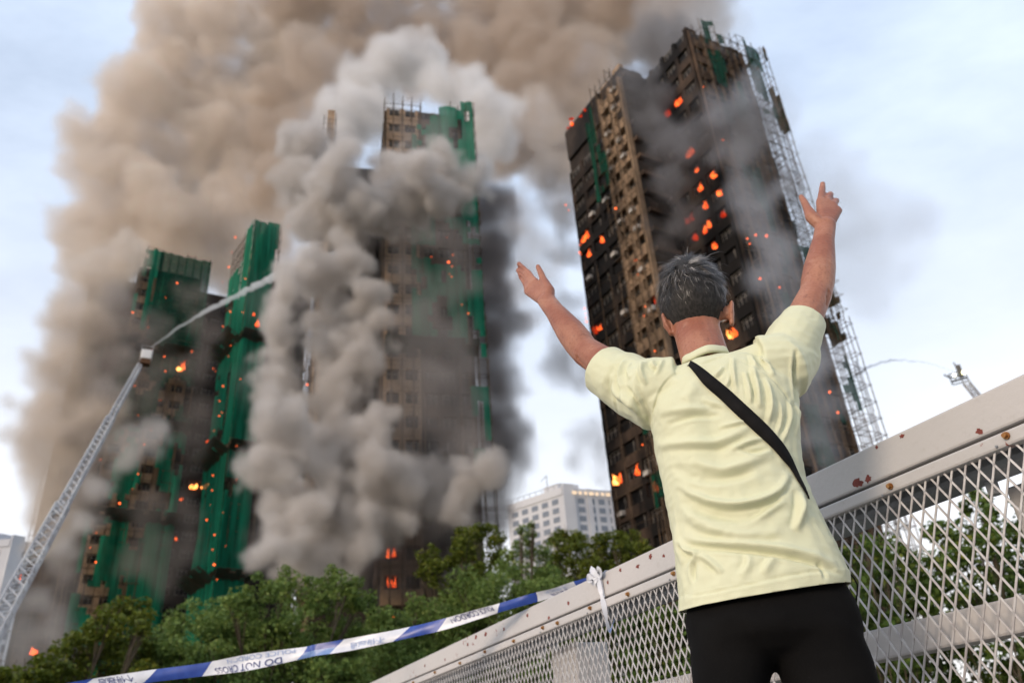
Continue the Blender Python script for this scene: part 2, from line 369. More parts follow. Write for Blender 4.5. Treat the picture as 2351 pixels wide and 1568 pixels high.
_ac = MB(); _ac.box((0, .28, 0), (.42, 0, 0), (0, .25, 0), (0, 0, .28)); _ac.box((0, .54, 0), (.32, 0, 0), (0, .012, 0), (0, 0, .2)); AC_ME = _ac.mesh('air_conditioner', m_ac)
def frame_m(p, e, nrm):
    M = Matrix((Vector((e.x, e.y, 0)), Vector((nrm.x, nrm.y, 0)), Vector((0, 0, 1)))).transposed().to_4x4(); M.translation = p; return M
def facade(root, wall, c, e, ln, nrm, bays, z_lo, z_hi, mi=0, win=True, rnd=None, pier=.5, wh=1.45, off=.36, ac=.0, deep=0):
    """relief of one face: floor bands and piers stand proud, windows lie in the recesses"""
    c = Vector((c[0], c[1], 0)); f0 = max(0, int((z_lo - GROUND)/FL)); bw = ln/bays
    for fl in range(f0, NFL):
        zb = GROUND + fl*FL
        if zb + FL > z_hi + .5: break
        sp = FL - wh
        wall.box(c + e*(ln/2) + nrm*(off/2) + UP*(zb + sp/2), e*(ln/2), nrm*(off/2), UP*(sp/2), mi)
        for k in range(bays + 1):
            s0 = max(0, k*bw - pier/2); s1 = min(ln, k*bw + pier/2)
            wall.box(c + e*((s0+s1)/2) + nrm*((off-.03)/2) + UP*(zb + sp + wh/2), e*((s1-s0)/2), nrm*((off-.03)/2), UP*(wh/2), mi)
        if win:
            for k in range(bays):
                p = c + e*((k+.5)*bw) + UP*(zb + sp + wh/2)
                st = rnd.choice((1, 1, 1, 2, 2)) if rnd else 1
                WIN.append([p.copy(), e, nrm, bw - pier, wh, False])
                link('window', window_mesh(bw - pier - .04, wh - .04, st), root, frame_m(p, e, nrm))
                if rnd and rnd.random() < ac:
                    link('air_conditioner', AC_ME, root, frame_m(p + nrm*off + e*rnd.uniform(-.3, .3) - UP*(wh/2+.36), e, nrm))
def prism(wall, c, e, ln, f, dp, z0, z1, mi=0):
    c = Vector((c[0], c[1], 0)); wall.box(c + e*(ln/2) + f*(dp/2) + UP*((z0+z1)/2), e*(ln/2), f*(dp/2), UP*((z1-z0)/2), mi)
def scaffold(root, c, e, ln, nrm, offs, z0, z1, rnd, step=1.35, rise=1.9, r=.055, miss=.06, top_jitter=2.0, tie=True):
    b = MB(); c = Vector((c[0], c[1], 0)); n = max(1, int(round(ln/step))); tops = [z1 + rnd.uniform(-top_jitter*.3, top_jitter) for _ in range(n+1)]
    lay = []
    for o in offs:
        for k in range(n+1):
            z = z0
            while z < tops[k]:
                zz = min(z + 5.7, tops[k])
                if rnd.random() > miss*.5:
                    j = Vector((rnd.uniform(-.06, .06), rnd.uniform(-.06, .06), 0))
                    b.bar(c + e*(k*ln/n) + nrm*o + j + UP*z, c + e*(k*ln/n) + nrm*o - j + UP*zz, r)
                z = zz
        z = z0
        while z < z1 + 1:
            for k in range(n):
                if rnd.random() > miss and z < min(tops[k], tops[k+1]):
                    b.bar(c + e*(k*ln/n - .15) + nrm*(o + .07) + UP*(z + rnd.uniform(-.06, .06)), c + e*((k+1)*ln/n + .15) + nrm*(o + .07) + UP*(z + rnd.uniform(-.06, .06)), r*.8)
            z += rise
    if tie and len(offs) > 1:
        for k in range(n+1):
            z = z0
            while z < tops[k]:
                b.bar(c + e*(k*ln/n) + nrm*offs[0] + UP*z, c + e*(k*ln/n) + nrm*offs[-1] + UP*z, r*.7); z += rise
    return tag(b.build('bamboo_scaffold', m_bamboo, root), kind='stuff')
def net(root, c, e, ln, nrm, off, z0, z1, rnd, tear=.0, seed=0, cell=.55, name='safety_net', m=None, bulge=.35):
    """sheet of netting laced to the scaffold: sags between the poles, torn where fire went through"""
    c = Vector((c[0], c[1], 0)); nu = max(2, int(ln/cell)); nv = max(2, int((z1-z0)/cell/1.6)); b = MB(); V = []
    for j in range(nv+1):
        for i in range(nu+1):
            u, v = i/nu, j/nv; p = c + e*(u*ln) + UP*(z0 + v*(z1-z0))
            h = noise.noise(Vector((u*ln*.9+seed, v*(z1-z0)*.12, seed*1.7)))*bulge + .12*math.sin(u*ln*4.6) + .3*bulge*noise.noise(Vector((u*ln*.3, v*(z1-z0)*.3, seed*2.1)))
            V.append(p + nrm*(off + h))
    F = []
    for j in range(nv):
        for i in range(nu):
            u, v = (i+.5)/nu, (j+.5)/nv; x, z = u*ln, z0 + v*(z1-z0)
            h = noise.fractal(Vector((x*.33 + seed*3.1, z*.13, seed)), 1.0, 2.0, 4)
            ragged = 0 if tear <= 0 else (h*.9 + .5)
            if tear > 0 and ragged < tear: continue
            a = j*(nu+1) + i; F.append((a, a+1, a+nu+2, a+nu+1))
    if not F: return None
    b.add(V, F); o = b.build(name, m or m_net, root, True); return tag(o, kind='stuff') if tear > 0 else o
def fan(root, c, e, ln, nrm, off, z, proj=2.2, rise=1.0):
    """sloping catch fan that juts out from the scaffold"""
    b = MB(); c = Vector((c[0], c[1], 0)); n = max(2, int(ln/.8)); rnd = random.Random(int(z*7)+int(ln*3))
    for k in range(n+1):
        s = k*ln/n; b.bar(c + e*s + nrm*off + UP*(z - .9), c + e*s + nrm*(off + proj) + UP*(z + rise), .06)
    for q in range(7):
        t = q/6; b.bar(c + nrm*(off + proj*t) + UP*(z - .9 + (rise+.9)*t), c + e*ln + nrm*(off + proj*t) + UP*(z - .9 + (rise+.9)*t), .06)
    V = []; nn = n
    for q in range(4):
        for k in range(nn+1):
            t = q/3; V.append(c + e*(k*ln/nn) + nrm*(off + proj*t) + UP*(z - .82 + (rise+.9)*t + rnd.uniform(-.1, .1)))
    b.add(V, [(q*(nn+1)+k, q*(nn+1)+k+1, (q+1)*(nn+1)+k+1, (q+1)*(nn+1)+k) for q in range(3) for k in range(nn) if rnd.random() > .12])
    return b.build('catch_fan', m_fan, root)
def dirs(lx, ly):
    l = Vector((lx, ly, 0)).normalized(); r = Vector((-l.y, l.x, 0)); r = r if r.x > 0 else -r
    return l, r, -r, -l      # L dir, R dir, normal of L face (towards left/camera), normal of R face

# ---- tower with the bare burnt faces, right
rnd = random.Random(11)
Ld, Rd, LN, RN = dirs(-.50, .866)
towerE = thing('burning_tower', (26, 84, GROUND), 'scorched brown high-rise tower with glowing window fires behind the man', 'tower', 'burning high-rise towers')
wl = MB(); c1 = Vector((17.2, 76.3, 0)); c2 = Vector((25.6, 71.9, 0))
prism(wl, c1, Ld, 13.9, Rd, 3.6, GROUND, ROOF - 1.2, 2)
prism(wl, c1 + Ld*5.0 + LN*.0, Ld, 0.01, Rd, .01, GROUND, GROUND+.1, 2)
facade(towerE, wl, c1, Ld, 4.8, LN, 2, 17, ROOF-1, 0, True, rnd, .75, 1.35, .75, .35)
facade(towerE, wl, c1 + Ld*4.83, Ld, 9.0, LN, 3, 17, ROOF-8, 3, True, rnd, .55, 1.55, .4, .12)
wl.box(c1 + Ld*9.3 + LN*.2 + UP*(ROOF-4), Ld*4.3, LN*.22, UP*2.6, 2)
# fin slabs on the narrow return face
for fl in range(7, NFL):
    z = GROUND + fl*FL
    wl.box(c1 + Rd*1.8 + RN*.35 + UP*(z+.35), Rd*1.75, RN*.36, UP*.28, 1)
    wl.box(c1 + Rd*2.5 + RN*.12 + UP*(z+1.5), Rd*.75, RN*.13, UP*.45, 2)
# recessed core between the wings
cc = c1 + Ld*6.5 + Rd*3.6
prism(wl, cc, Rd, 12, Ld, 8, GROUND, ROOF - 2, 2)
prism(wl, c2, Rd, 9.4, Ld, 12.5, GROUND, ROOF-1, 2)
facade(towerE, wl, c2, Ld, 12.4, LN, 5, 17, ROOF, 3, True, rnd, .6, 1.5, .42, .08)
facade(towerE, wl, c2, Rd, 9.3, RN, 4, 17, ROOF, 1, True, rnd, .7, 1.4, .36, .0)
for s, h in ((0, .5), (7.4, .4)): wl.box(c2 + Rd*(s+.9) + Ld*.4 + UP*(ROOF + h/2), Rd*.85, Ld*.35, UP*h/2, 1)
for s, h in ((.2, 1.0), (3.0, .5)): wl.box(c1 + Ld*(s+.9) + Rd*.5 + UP*(ROOF-1.2 + h/2), Ld*.85, Rd*.35, UP*h/2, 0)
wl.build('wall', [m_tan, m_burnt, m_black, m_char], towerE)
scaffold(towerE, c1 - Ld*.3, Ld, 4.6, LN, (1.3, 2.2), 12, ROOF-2, rnd, 1.15, 1.9, .055, .16, 2.5)
scaffold(towerE, c1 + Ld*5, Ld, 7.0, LN, (1.1,), 12, ROOF-30, rnd, 2.1, 3.8, .045, .5, 3)
scaffold(towerE, c2 - Rd*.2, Rd, 10.2, RN, (1.2, 2.4), 8, ROOF-1.5, rnd, 1.2, 1.85, .055, .10, 1.2)
scaffold(towerE, c2 + Rd*9.5 + RN*2.3, Ld, 6.0, Rd, (1.0, 1.9), 8, ROOF-1, rnd, 1.3, 1.85, .055, .12, 2.5)
for (s, ln, z0, z1, tr, sd) in [(0, 4.2, 66, ROOF-.8, .50, 3), (4.8, 5.2, 70, ROOF-1, .60, 4), (.2, 3, 40, 60, .66, 5), (3, 5.5, 26, 50, .72, 6), (0, 2.4, 22, 38, .70, 7)]:
    net(towerE, c2 + Rd*s, Rd, ln, RN, 2.55, z0, z1, rnd, tr, sd, m=m_nets)
net(towerE, c2 + Rd*9.5 + RN*2.3, Ld, 5.5, Rd, 2.0, 64, ROOF, rnd, .5, 17, m=m_fan); net(towerE, c2 + Rd*9.5 + RN*2.3, Ld, 5.0, Rd, 2.0, 40, 62, rnd, .66, 18, m=m_fan)
for (s, ln, z0, z1, tr, sd) in [(4.3, 1.7, 62, 79, .46, 13), (3.0, 1.6, 62, 72, .55, 14), (2.2, 2.0, 20, 36, .62, 15)]:
    net(towerE, c1 + Ld*s, Ld, ln, LN, 2.35, z0, z1, rnd, tr, sd, m=m_nets)


# ---- tower wrapped in grey smoke, centre
Ld, Rd, LN, RN = dirs(-.24, .97)
rnd = random.Random(12)
towerC = thing('burning_tower', (-15, 86, GROUND), 'tan high-rise tower half hidden in grey smoke with tattered green netting', 'tower', 'burning high-rise towers')
wl = MB(); c2 = Vector((-14.6, 78.9, 0)); c1 = Vector((-23.6, 82.4, 0))
prism(wl, c2, Rd, 10.4, Ld, 9, GROUND, ROOF-3, 2); prism(wl, c1, Rd, 7, Ld, 9, GROUND, ROOF-9, 2); prism(wl, c1 + Ld*5 + Rd*6, Rd, 10, Ld, 8, GROUND, ROOF-9, 2)
facade(towerC, wl, c2, Rd, 4.2, RN, 2, 17, ROOF-3, 0, True, rnd, .7, 1.35, .5, .2)
facade(towerC, wl, c2 + Rd*4.25, Rd, 6.1, RN, 3, 17, ROOF-3, 1, True, rnd, .6, 1.4, .36, .0)
facade(towerC, wl, c2, Ld, 8, LN, 3, 20, ROOF-3, 1, True, rnd, .6, 1.45, .36, .0)
facade(towerC, wl, c1, Ld, 8, LN, 3, 20, ROOF-9, 1, True, rnd, .6, 1.45, .36, .0)
wl.box(c1 + Rd*.5 + RN*.25 + UP*((ROOF+GROUND)/2+.4), Rd*.5, RN*.25, UP*((ROOF-GROUND)/2+.4), 0)
wl.build('wall', [m_tan, m_burnt, m_black], towerC)
scaffold(towerC, c2 - Rd*.4, Rd, 4.8, RN, (1.3, 2.2), 10, ROOF-3, rnd, 1.15, 1.9, .055, .12, 1.2)
scaffold(towerC, c2 + Rd*8.4, Rd, 3.2, RN, (1.3, 2.2), 10, ROOF-3, rnd, 1.0, 1.9, .055, .1, 1.2)
scaffold(towerC, c1 - Rd*.4, Rd, 1.6, RN, (1.0, 1.8), 10, ROOF-2, rnd, .8, 1.9, .06, .1, 1)
scaffold(towerC, c1 + Ld*.2, Ld, 8, LN, (1.0,), 10, ROOF-6, rnd, 1.3, 1.9, .055, .2, 3)
for (s, ln, z0, z1, tr, sd) in [(3.2, 6.0, 66, ROOF-3, .40, 23), (9.2, 2.2, 58, ROOF-2.5, .2, 24), (3.0, 6.4, 44, 62, .36, 25), (9.4, 2.0, 28, 56, .44, 26)]:
    net(towerC, c2 + Rd*s, Rd, ln, RN, 2.4, z0, z1, rnd, tr, sd)
fan(towerC, c2, Rd, 10.4, RN, 2.2, 43.5, 1.6, .5)

# ---- tower fully wrapped in bright green netting
Ld, Rd, LN, RN = dirs(-.62, .785)
rnd = random.Random(13)
towerB = thing('burning_tower', (-42, 112, GROUND), 'narrow high-rise tower wrapped in bright green netting beside the grey smoke', 'tower', 'burning high-rise towers')
wl = MB(); c = Vector((-40.9, 104.6, 0)) + Rd*2.0 + Ld*2.0
prism(wl, c, Rd, 2.4, Ld, 8.2, GROUND, ROOF-.5, 1); prism(wl, c + Rd*2.4 + Ld*1.5, Rd, 7, Ld, 8, GROUND, ROOF-8, 2)
facade(towerB, wl, c, Ld, 8, LN, 3, 20, ROOF, 0, True, None, .7, 1.35, .36); facade(towerB, wl, c, Rd, 2.3, RN, 1, 20, ROOF, 0, True, None, .9, 1.35, .36)
wl.box(c + Rd*1.6 + Ld*1.5 + UP*(ROOF+.8), Rd*.8, Ld*1.3, UP*1.3, 1)
wl.build('wall', [m_tan, m_burnt, m_black], towerB)
scaffold(towerB, c - Rd*1.2 - Ld*1.2, Ld, 9.4, LN, (.1, .9), 8, ROOF, rnd, 1.3, 1.9, .06, .05, 1)
scaffold(towerB, c - Rd*1.2 - Ld*1.2, Rd, 3.6, RN, (.1, .9), 8, ROOF, rnd, 1.2, 1.9, .06, .05, 1)
zs = [8, 27, 45, 63, ROOF+.6]
for k in range(4):
    net(towerB, c - Ld*2.2 - Rd*1.2, Ld, 3.6, LN, 1.15, zs[k]+.5, zs[k+1]-.4, rnd, 0.0, 30+k, bulge=.25)
    net(towerB, c + Ld*1.5 - Rd*1.2, Ld, 6.8, LN, 1.1, zs[k]+.5, zs[k+1]-.4 - (6 if k == 3 else 0), rnd, (.0, .0, .3, .25)[k], 34+k)
    net(towerB, c - Rd*2.3 - Ld*1.2, Rd, 3.9, RN, 1.15, zs[k]+.5, zs[k+1]-.4, rnd, (.22, .12, .0, .0)[k], 40+k, bulge=.25)
    if k: fan(towerB, c - Ld*2.4 - Rd*1.2, Ld, 10.2, LN, 1.1, zs[k], 2.3, .7); fan(towerB, c - Rd*2.4 - Ld*1.2, Rd, 4.9, RN, 1.1, zs[k], 1.2, .4)
net(towerB, c + Rd*.6 + Ld*.1, Rd, 2.0, RN, .6, ROOF-3, ROOF+2.2, rnd, .0, 47)

# ---- tower with dark green netting, far left
Ld, Rd, LN, RN = dirs(-.52, .855)
rnd = random.Random(14)
towerA = thing('burning_tower', (-60, 120, GROUND), 'smoke shrouded high-rise tower with dark green netting behind the white ladder', 'tower', 'burning high-rise towers')
wl = MB(); c = Vector((-63.4, 112.4, 0))
prism(wl, c, Rd, 10.2, Ld, 9, GROUND, ROOF-1.5, 1); prism(wl, c + Rd*10.2 + Ld*5, Rd, 8.5, Ld, 8, GROUND, ROOF-1, 2); prism(wl, c - Rd*7 + Ld*6.5, Rd, 7, Ld, 8, GROUND, ROOF-1, 1); 
facade(towerA, wl, c, Rd, 10.1, RN, 4, 20, ROOF-1.5, 0, True, None, .7, 1.35, .36)
facade(towerA, wl, c + Rd*10.25 + Ld*5, Rd, 8.2, RN, 3, 20, ROOF-2, 2, True, None, .7, 1.35, .3)
wl.build('wall', [m_tan, m_burnt, m_black], towerA)
scaffold(towerA, c - Rd*.6, Rd, 11.6, RN, (1.2, 2.1), 8, ROOF+1.2, rnd, 1.3, 1.9, .06, .07, .8)
scaffold(towerA, c - Rd*.6, Ld, 9, LN, (1.2, 2.0), 8, ROOF, rnd, 1.4, 1.9, .06, .15, 1)
scaffold(towerA, c - Rd*7.5 + Ld*6, Rd, 7.5, RN, (1.2,), 10, ROOF, rnd, 1.3, 1.9, .06, .2, 3)
zs = [6, 19.5, 38.5, 53, 66.5, ROOF+1.4]; tr = [0.0, .27, .42, .40, 0]
for k in range(5):
    net(towerA, c - Rd*.8 + (Rd*3.6 if k == 4 else Rd*0), Rd, 12.0 - (3.6 if k == 4 else 0), RN, 2.25, zs[k]+.5, zs[k+1]-.4, rnd, tr[k], 50+k, m=m_nets if k > 2 else m_net)  # upper panels take the darker net: the smoke's shadow put into colour
    if k == 4:
        net(towerA, c - Rd*.2, Rd, 4.2, RN, 2.2, zs[k]+6, zs[k+1]-.4, rnd, .56, 58)
        net(towerA, c + Rd*1.6, Rd, .8, RN, 2.3, zs[k]+3, zs[k+1]-.4, rnd, 0, 59)
    if k: fan(towerA, c - Rd*1, Rd, 12.4, RN, 2.2, zs[k], 1.8, .5)

# ---- unburnt blocks far behind
m_white = mat('pale_block_wall', (.56, .57, .60), .85, (.46, .47, .51), .05)
m_pink = mat('pale_pink_wall', (.58, .52, .49), .85)
m_fwin = mat('distant_window', (.16, .19, .24), .3, (.22, .25, .3), .1)
m_lamp = emat('lit_panes', (1, .74, .5), .9)
def block(ca, cd, la, ld, ra, rd, top, cols_l, cols_r, label, floors=12, fh=3.0):
    c = azv(ca, cd); l = azv(la, ld); r = azv(ra, rd); root = thing('apartment_block', (c.x, c.y, GROUND), label, 'building', 'unburnt apartment blocks far behind the trees')
    el = (l-c); ll = el.length; el.normalize(); er = (r-c); rl = er.length; er.normalize()
    nl = Vector((el.y, -el.x, 0)); nl = nl if nl.dot(-c) > 0 else -nl; nr = Vector((er.y, -er.x, 0)); nr = nr if nr.dot(-c) > 0 else -nr
    b = MB(); P = [c, r, r + (l-c), l]; zb, zt = GROUND, top
    b.add([Vector((p.x, p.y, zb)) for p in P] + [Vector((p.x, p.y, zt)) for p in P], [(0, 1, 5, 4), (1, 2, 6, 5), (2, 3, 7, 6), (3, 0, 4, 7), (4, 5, 6, 7)])
    b.box(c + er*2 + nr*.4 + UP*((zb+zt)/2+.6), er*2, nr*.4, UP*((zt-zb)/2+.6))
    for k in range(1, 3): b.box(c + er*(rl*k/2.4+1) + nr*.25 + UP*((zb+zt)/2), er*.9, nr*.25, UP*((zt-zb)/2))
    b.box(c + el*(ll*.5) + nl*.15 + UP*(zt-1.2), el*(ll*.5), nl*.16, UP*1.2)
    b.box((c+l+r)/3 + UP*(zt+1.5), er*4, el*3, UP*1.5)
    b.build('wall', [m_white], root)
    wl_ = MB(); wl_.box((0, .06, 0), (1, 0, 0), (0, .05, 0), (0, 0, 1)); wl_.box((0, .13, -.1), (1.04, 0, 0), (0, .03, 0), (0, 0, .05)); wme = wl_.mesh('window', m_fwin)
    for (e_, n_, ln, cols) in ((el, nl, ll, cols_l), (er, nr, rl, cols_r)):
        for i in range(cols):
            for j in range(floors):
                p = c + e_*(ln*(i+.75)/(cols+.5)) + UP*(zt - 4.2 - j*fh); M = frame_m(p, e_, n_)
                link('window', wme, root, M @ Matrix.Diagonal((ln/(cols+.5)*.30, 1, fh*.30, 1)))
    return root, c, el, er, nl, nr, ll, rl
bc = block(2.87, 256, -1.25, 271, 6.9, 266, 85, 5, 5, 'pale grey apartment block with blue windows between smoke and brown tower')
b = MB()
for k in range(7): b.box(bc[1] + bc[3]*(4 + k*2.1) + bc[5]*1.0 + UP*83.2, bc[3]*(.5 if k % 3 else .8), bc[5]*.1, UP*.5)  # row of lit windows just below the roof edge
b.build('top_lit_windows', m_lamp, bc[0])
b = MB()
for k in range(9):
    p = bc[1] + bc[2]*(k*bc[6]/9 + .5) + UP*85; b.bar(p, p + UP*1.5, .1)
b.bar(bc[1] + UP*86.5, bc[1] + bc[2]*bc[6] + UP*86.5, .1); p = bc[1] + bc[2]*6 + UP*85; b.bar(p, p + UP*6, .15); b.bar(p + UP*5.8, p + UP*4.4 + bc[2]*2.5, .12)
b.build('roof_railing', m_steel, bc[0])
bl = block(-33.6, 300, -38, 320, -31.4, 306, 80, 5, 4, 'pale apartment block with lit windows behind the ladder foot', 9, 3.6)
b = MB()
for k, (i, j) in enumerate([(.2, 3), (.55, 3.2), (.3, 12), (.62, 22), (.25, 30), (.7, 9)]): b.box(bl[1] + bl[2]*(bl[6]*i) + bl[4]*.35 + UP*(78-j), bl[2]*.45, bl[4]*.05, UP*.4)
b.build('lit_window', m_lamp, bl[0])
# ------------------------------------------------------------------ fire
m_fire = emat('flame_orange', (1.0, .065, .012), 1.25, (1.0, .16, .03), 2.4)
m_fire_hot = emat('flame_hot', (1.0, .18, .03), 2.6, (1.0, .42, .10), 5.0)
m_fire_dim = emat('flame_dim', (1.0, .045, .01), .32, (1.0, .07, .014), .7)
m_ember = emat('ember_glow', (1.0, .14, .03), 3.0)
def hit(px, py, c, nrm, off):
    d = ray(px, py); c = Vector((c[0], c[1], 0)) + nrm*off
    return CAM + d*((c - CAM).dot(nrm)/d.dot(nrm))
_fl = 0
def flame(px, py, wpx, hpx, face, heat, label):
    if heat == 2: label = 'dim ' + label.replace('bright ', '')
    elif hpx > 23: label = 'tall ' + label
    """tongues of fire filling a window opening"""
    global _fl; _fl += 1; rnd = random.Random(_fl*7)
    p = hit(px, py, *face) if not isinstance(face, Vector) else face
    if not isinstance(face, Vector) and face[2] < .56:          # burn inside the nearest free window of that face
        best = None
        for wn in WIN:
            if wn[5] or wn[2].dot(face[1]) < .99: continue
            d = (wn[0] - p).length
            if d < 2.6 and (best is None or d < best[0]): best = (d, wn)
        if best:
            wn = best[1]; side_ = -1 if not hasattr(flame, 'used') or id(wn) not in flame.used else 1; flame.used = getattr(flame, 'used', {}); flame.used[id(wn)] = flame.used.get(id(wn), 0) + 1; wn[5] = flame.used[id(wn)] > 1
            p = wn[0] + wn[2]*.22 + wn[1]*(side_*wn[3]*.2*rnd.uniform(.6, 1.2)) + UP*rnd.uniform(-.05, .25); kk = FPX/(p - CAM).dot(FW); wpx = min(max(wpx*.85, wn[3]*kk*.3), wn[3]*kk*.55); hpx = max(hpx, wn[4]*kk*.8)
    k = (p - CAM).dot(FW)/FPX; wd, ht = wpx*k, hpx*k; b = MB(); side = Vector((p.y, -p.x, 0)).normalized(); dep = Vector((p.x, p.y, 0)).normalized()
    n = rnd.choice((3, 4, 5)) if wpx > 9 else 2
    for i in range(n):
        cx = ((i + .5)/n - .5)*wd*rnd.uniform(.75, 1.05); h = ht*rnd.uniform(.45, 1.12); r = wd*rnd.uniform(.15, .27); z0 = -ht*.5 + rnd.uniform(0, .12)*ht
        pts = []; rad = []; sw = rnd.uniform(-.35, .35)*wd; ph = rnd.uniform(0, 6)
        for q in range(9):
            t = q/8; pts.append(p + side*(cx*(1 - .4*t) + sw*t*t + .07*wd*math.sin(t*7 + ph)) + UP*(z0 + h*t) + dep*(.02 + .03*i)); rad.append(max(.012, r*(.55 + 1.6*t if t < .28 else (1 - ((t - .28)/.72)**1.2))))
        b.tube(pts, rad, 8, round_ends=False)
    o = b.build('flame', (m_fire, m_fire_hot, m_fire_dim)[heat], None, True); return tag(o, label, 'fire', 'fires burning in the tower windows')
Ld, Rd, LN, RN = dirs(-.50, .866)
fE2 = (Vector((25.6, 71.9, 0)), LN, .5); fE1 = (Vector((17.2, 76.3, 0)), LN, .55)
q5 = lambda x, y: ((1350+.3826*x)/1.1059, (50+.3826*y)/1.1059)
lab = 'orange fire glowing in an upper window of the brown tower'
for (x, y, wd, ht, h) in [(1003, 570, 17, 20, 0), (993, 525, 15, 10, 0), (905, 648, 22, 14, 2), (1078, 850, 20, 26, 0), (1072, 910, 18, 24, 0), (1102, 970, 14, 18, 0), (1208, 1082, 22, 20, 0), (1233, 1130, 19, 21, 0), (1138, 1145, 17, 14, 0),
        (1150, 1188, 19, 20, 0), (1030, 1272, 14, 22, 2), (1070, 1250, 14, 16, 2), (1255, 1245, 16, 18, 2), (1170, 1380, 13, 12, 0), (1206, 1425, 14, 18, 0), (1078, 1488, 18, 22, 2), (1127, 1475, 13, 16, 0)]:
    flame(*q5(x, y), wd, ht, fE2, h, lab)
lab2 = 'red fire inside a window of the brown tower beside the raised left hand'
for (x, y, wd, ht, h) in [(270, 690, 12, 12, 0), (242, 716, 9, 8, 2), (265, 655, 14, 8, 2), (325, 635, 9, 12, 2), (352, 600, 8, 12, 2), (385, 1437, 17, 11, 0), (395, 1472, 14, 16, 0), (357, 1497, 14, 15, 0), (345, 1455, 14, 9, 0)]:
    flame(*q5(x, y), wd, ht, fE1, h, lab2)
q6 = lambda x, y: ((1350+.4464*x)/1.1059, (600+.4464*y)/1.1059)
lab3 = 'fire in a lower window of the brown tower below the left arm'
for (x, y, wd, ht, h) in [(402, 508, 13, 20, 0), (375, 543, 10, 8, 2), (492, 1388, 17, 14, 0), (503, 1425, 15, 19, 1), (598, 1370, 14, 26, 0), (640, 1375, 13, 20, 0), (682, 335, 12, 16, 2)]:
    flame(*q6(x, y), wd, ht, fE1, h, lab3)
lab4 = 'bright fire in a window of the brown tower next to the right ear'
for (x, y, wd, ht, h) in [(1685, 735, 22, 24, 0), (1689, 752, 17, 22, 1), (1690, 785, 16, 9, 0), (1697, 797, 17, 19, 0)]: flame(x, y, wd, ht, fE2, h, lab4)
Lc, Rc, LNc, RNc = dirs(-.24, .97); fC = (Vector((-14.6, 78.9, 0)), RNc, .5)
lab5 = 'orange fire in a low window of the smoke hidden tower above the trees'
for (x, y, wd, ht, h) in [(882, 1289, 9, 13, 0), (882, 1309, 10, 15, 0), (899, 1282, 10, 14, 0), (899, 1301, 10, 19, 0)]: flame(x, y, wd, ht, fC, h, lab5)
Lb, Rb, LNb, RNb = dirs(-.52, .855); Lb2, Rb2, LNb2, RNb2 = dirs(-.62, .785); fB = (Vector((-40.9, 104.6, 0)), RNb2, .6); fA = (Vector((-63.4, 112.4, 0)), RNb, 2.7); fA2 = (Vector((-63.4, 112.4, 0)) + Rb*10.2 + Lb*5, RNb, .6)
flame(592, 742, 11, 18, fB, 0, 'fire burning through the bright green netting'); flame(583, 722, 7, 8, fB, 0, 'small fire spot above the fire in the bright green netting')
lab6 = 'bright fire at the edge of the dark green netting'
flame(412, 845, 12, 16, fA, 1, lab6); flame(421, 838, 10, 24, fA, 0, lab6)
lab7 = 'bright fire on the blackened wall between the two netted towers'
flame(443, 1116, 17, 13, fA2, 1, lab7); flame(468, 1116, 13, 11, fA2, 1, lab7); flame(475, 1112, 10, 9, fA2, 1, lab7)
for (x, y) in [(405, 1236), (457, 1232), (445, 1332), (416, 1145), (476, 1013)]: flame(x, y, 7, 9, fA2, 0, 'small fire on the blackened wall between the two netted towers')
(flame(78, 1492, 18, 24, at(78, 1492, 75), 0, 'low red flame in the white mist above the left trees'))
# glowing embers lodged in the scaffolding, one swarm per tower
ico = bmesh.new(); bmesh.ops.create_icosphere(ico, subdivisions=1, radius=1); IV = np.array([v.co[:] for v in ico.verts]); IF = np.array([[v.index for v in f.verts] for f in ico.faces])
def embers(pts, label):
    V = []; F = []
    for k, (p, r) in enumerate(pts): V.append(IV*r*(.35 + .5*random.Random(k).random()) + np.array(p)); F.append(IF + k*len(IV))
    me = bpy.data.meshes.new('embers'); me.from_pydata(np.concatenate(V).tolist(), [], np.concatenate(F).tolist()); me.materials.append(m_ember)
    return tag(link('embers', me), label, 'embers', kind='stuff')
rnd = random.Random(21)
E = [(hit(*q5(x, y), fE1[0], LN, 1.6), rnd.uniform(.12, .2)) for x, y in ((225, 1230), (245, 1265), (557, 1253), (320, 1495), (325, 1560), (318, 1545))]
E += [(hit(*q6(x, y), fE1[0], LN, 1.6), rnd.uniform(.12, .2)) for x, y in ((590, 135), (605, 218), (645, 400), (640, 455), (645, 440), (700, 652), (300, 410), (305, 440), (308, 462), (312, 485), (700, 720), (630, 1185))]
E += [(hit(x, y, Vector((25.6, 71.9, 0)), RN, 2.6), rnd.uniform(.12, .22)) for x, y in ((1716, 548), (1735, 540), (1760, 542), (1722, 560), (1790, 660), (1905, 900), (1924, 947), (1938, 1070), (1745, 640), (1660, 322), (1615, 200))]
embers(E, 'orange embers glowing in the scaffolding of the brown tower')
E = [(hit(x, y, fC[0], RNc, 2.4), rnd.uniform(.1, .2)) for x, y in ((1045, 440), (1026, 545), (1030, 602), (1038, 612), (1040, 585), (1031, 630), (1036, 636), (1022, 460), (990, 590), (705, 883), (662, 520), (1075, 720), (1060, 700))]
embers(E, 'orange embers on the scaffold of the smoke hidden tower')
E = []
for y in np.linspace(545, 1330, 24):
    x = 520 - (y-560)*.062 + rnd.uniform(-8, 20); E.append((hit(x, y, fB[0], LNb2, .5), rnd.uniform(.08, .19)))
for y in np.linspace(640, 1330, 10): E.append((hit(545 + rnd.uniform(-30, 20) - (y-640)*.03, y, fB[0], RNb2, .6), rnd.uniform(.08, .16)))
embers(E, 'orange embers along the edges of the bright green netting')
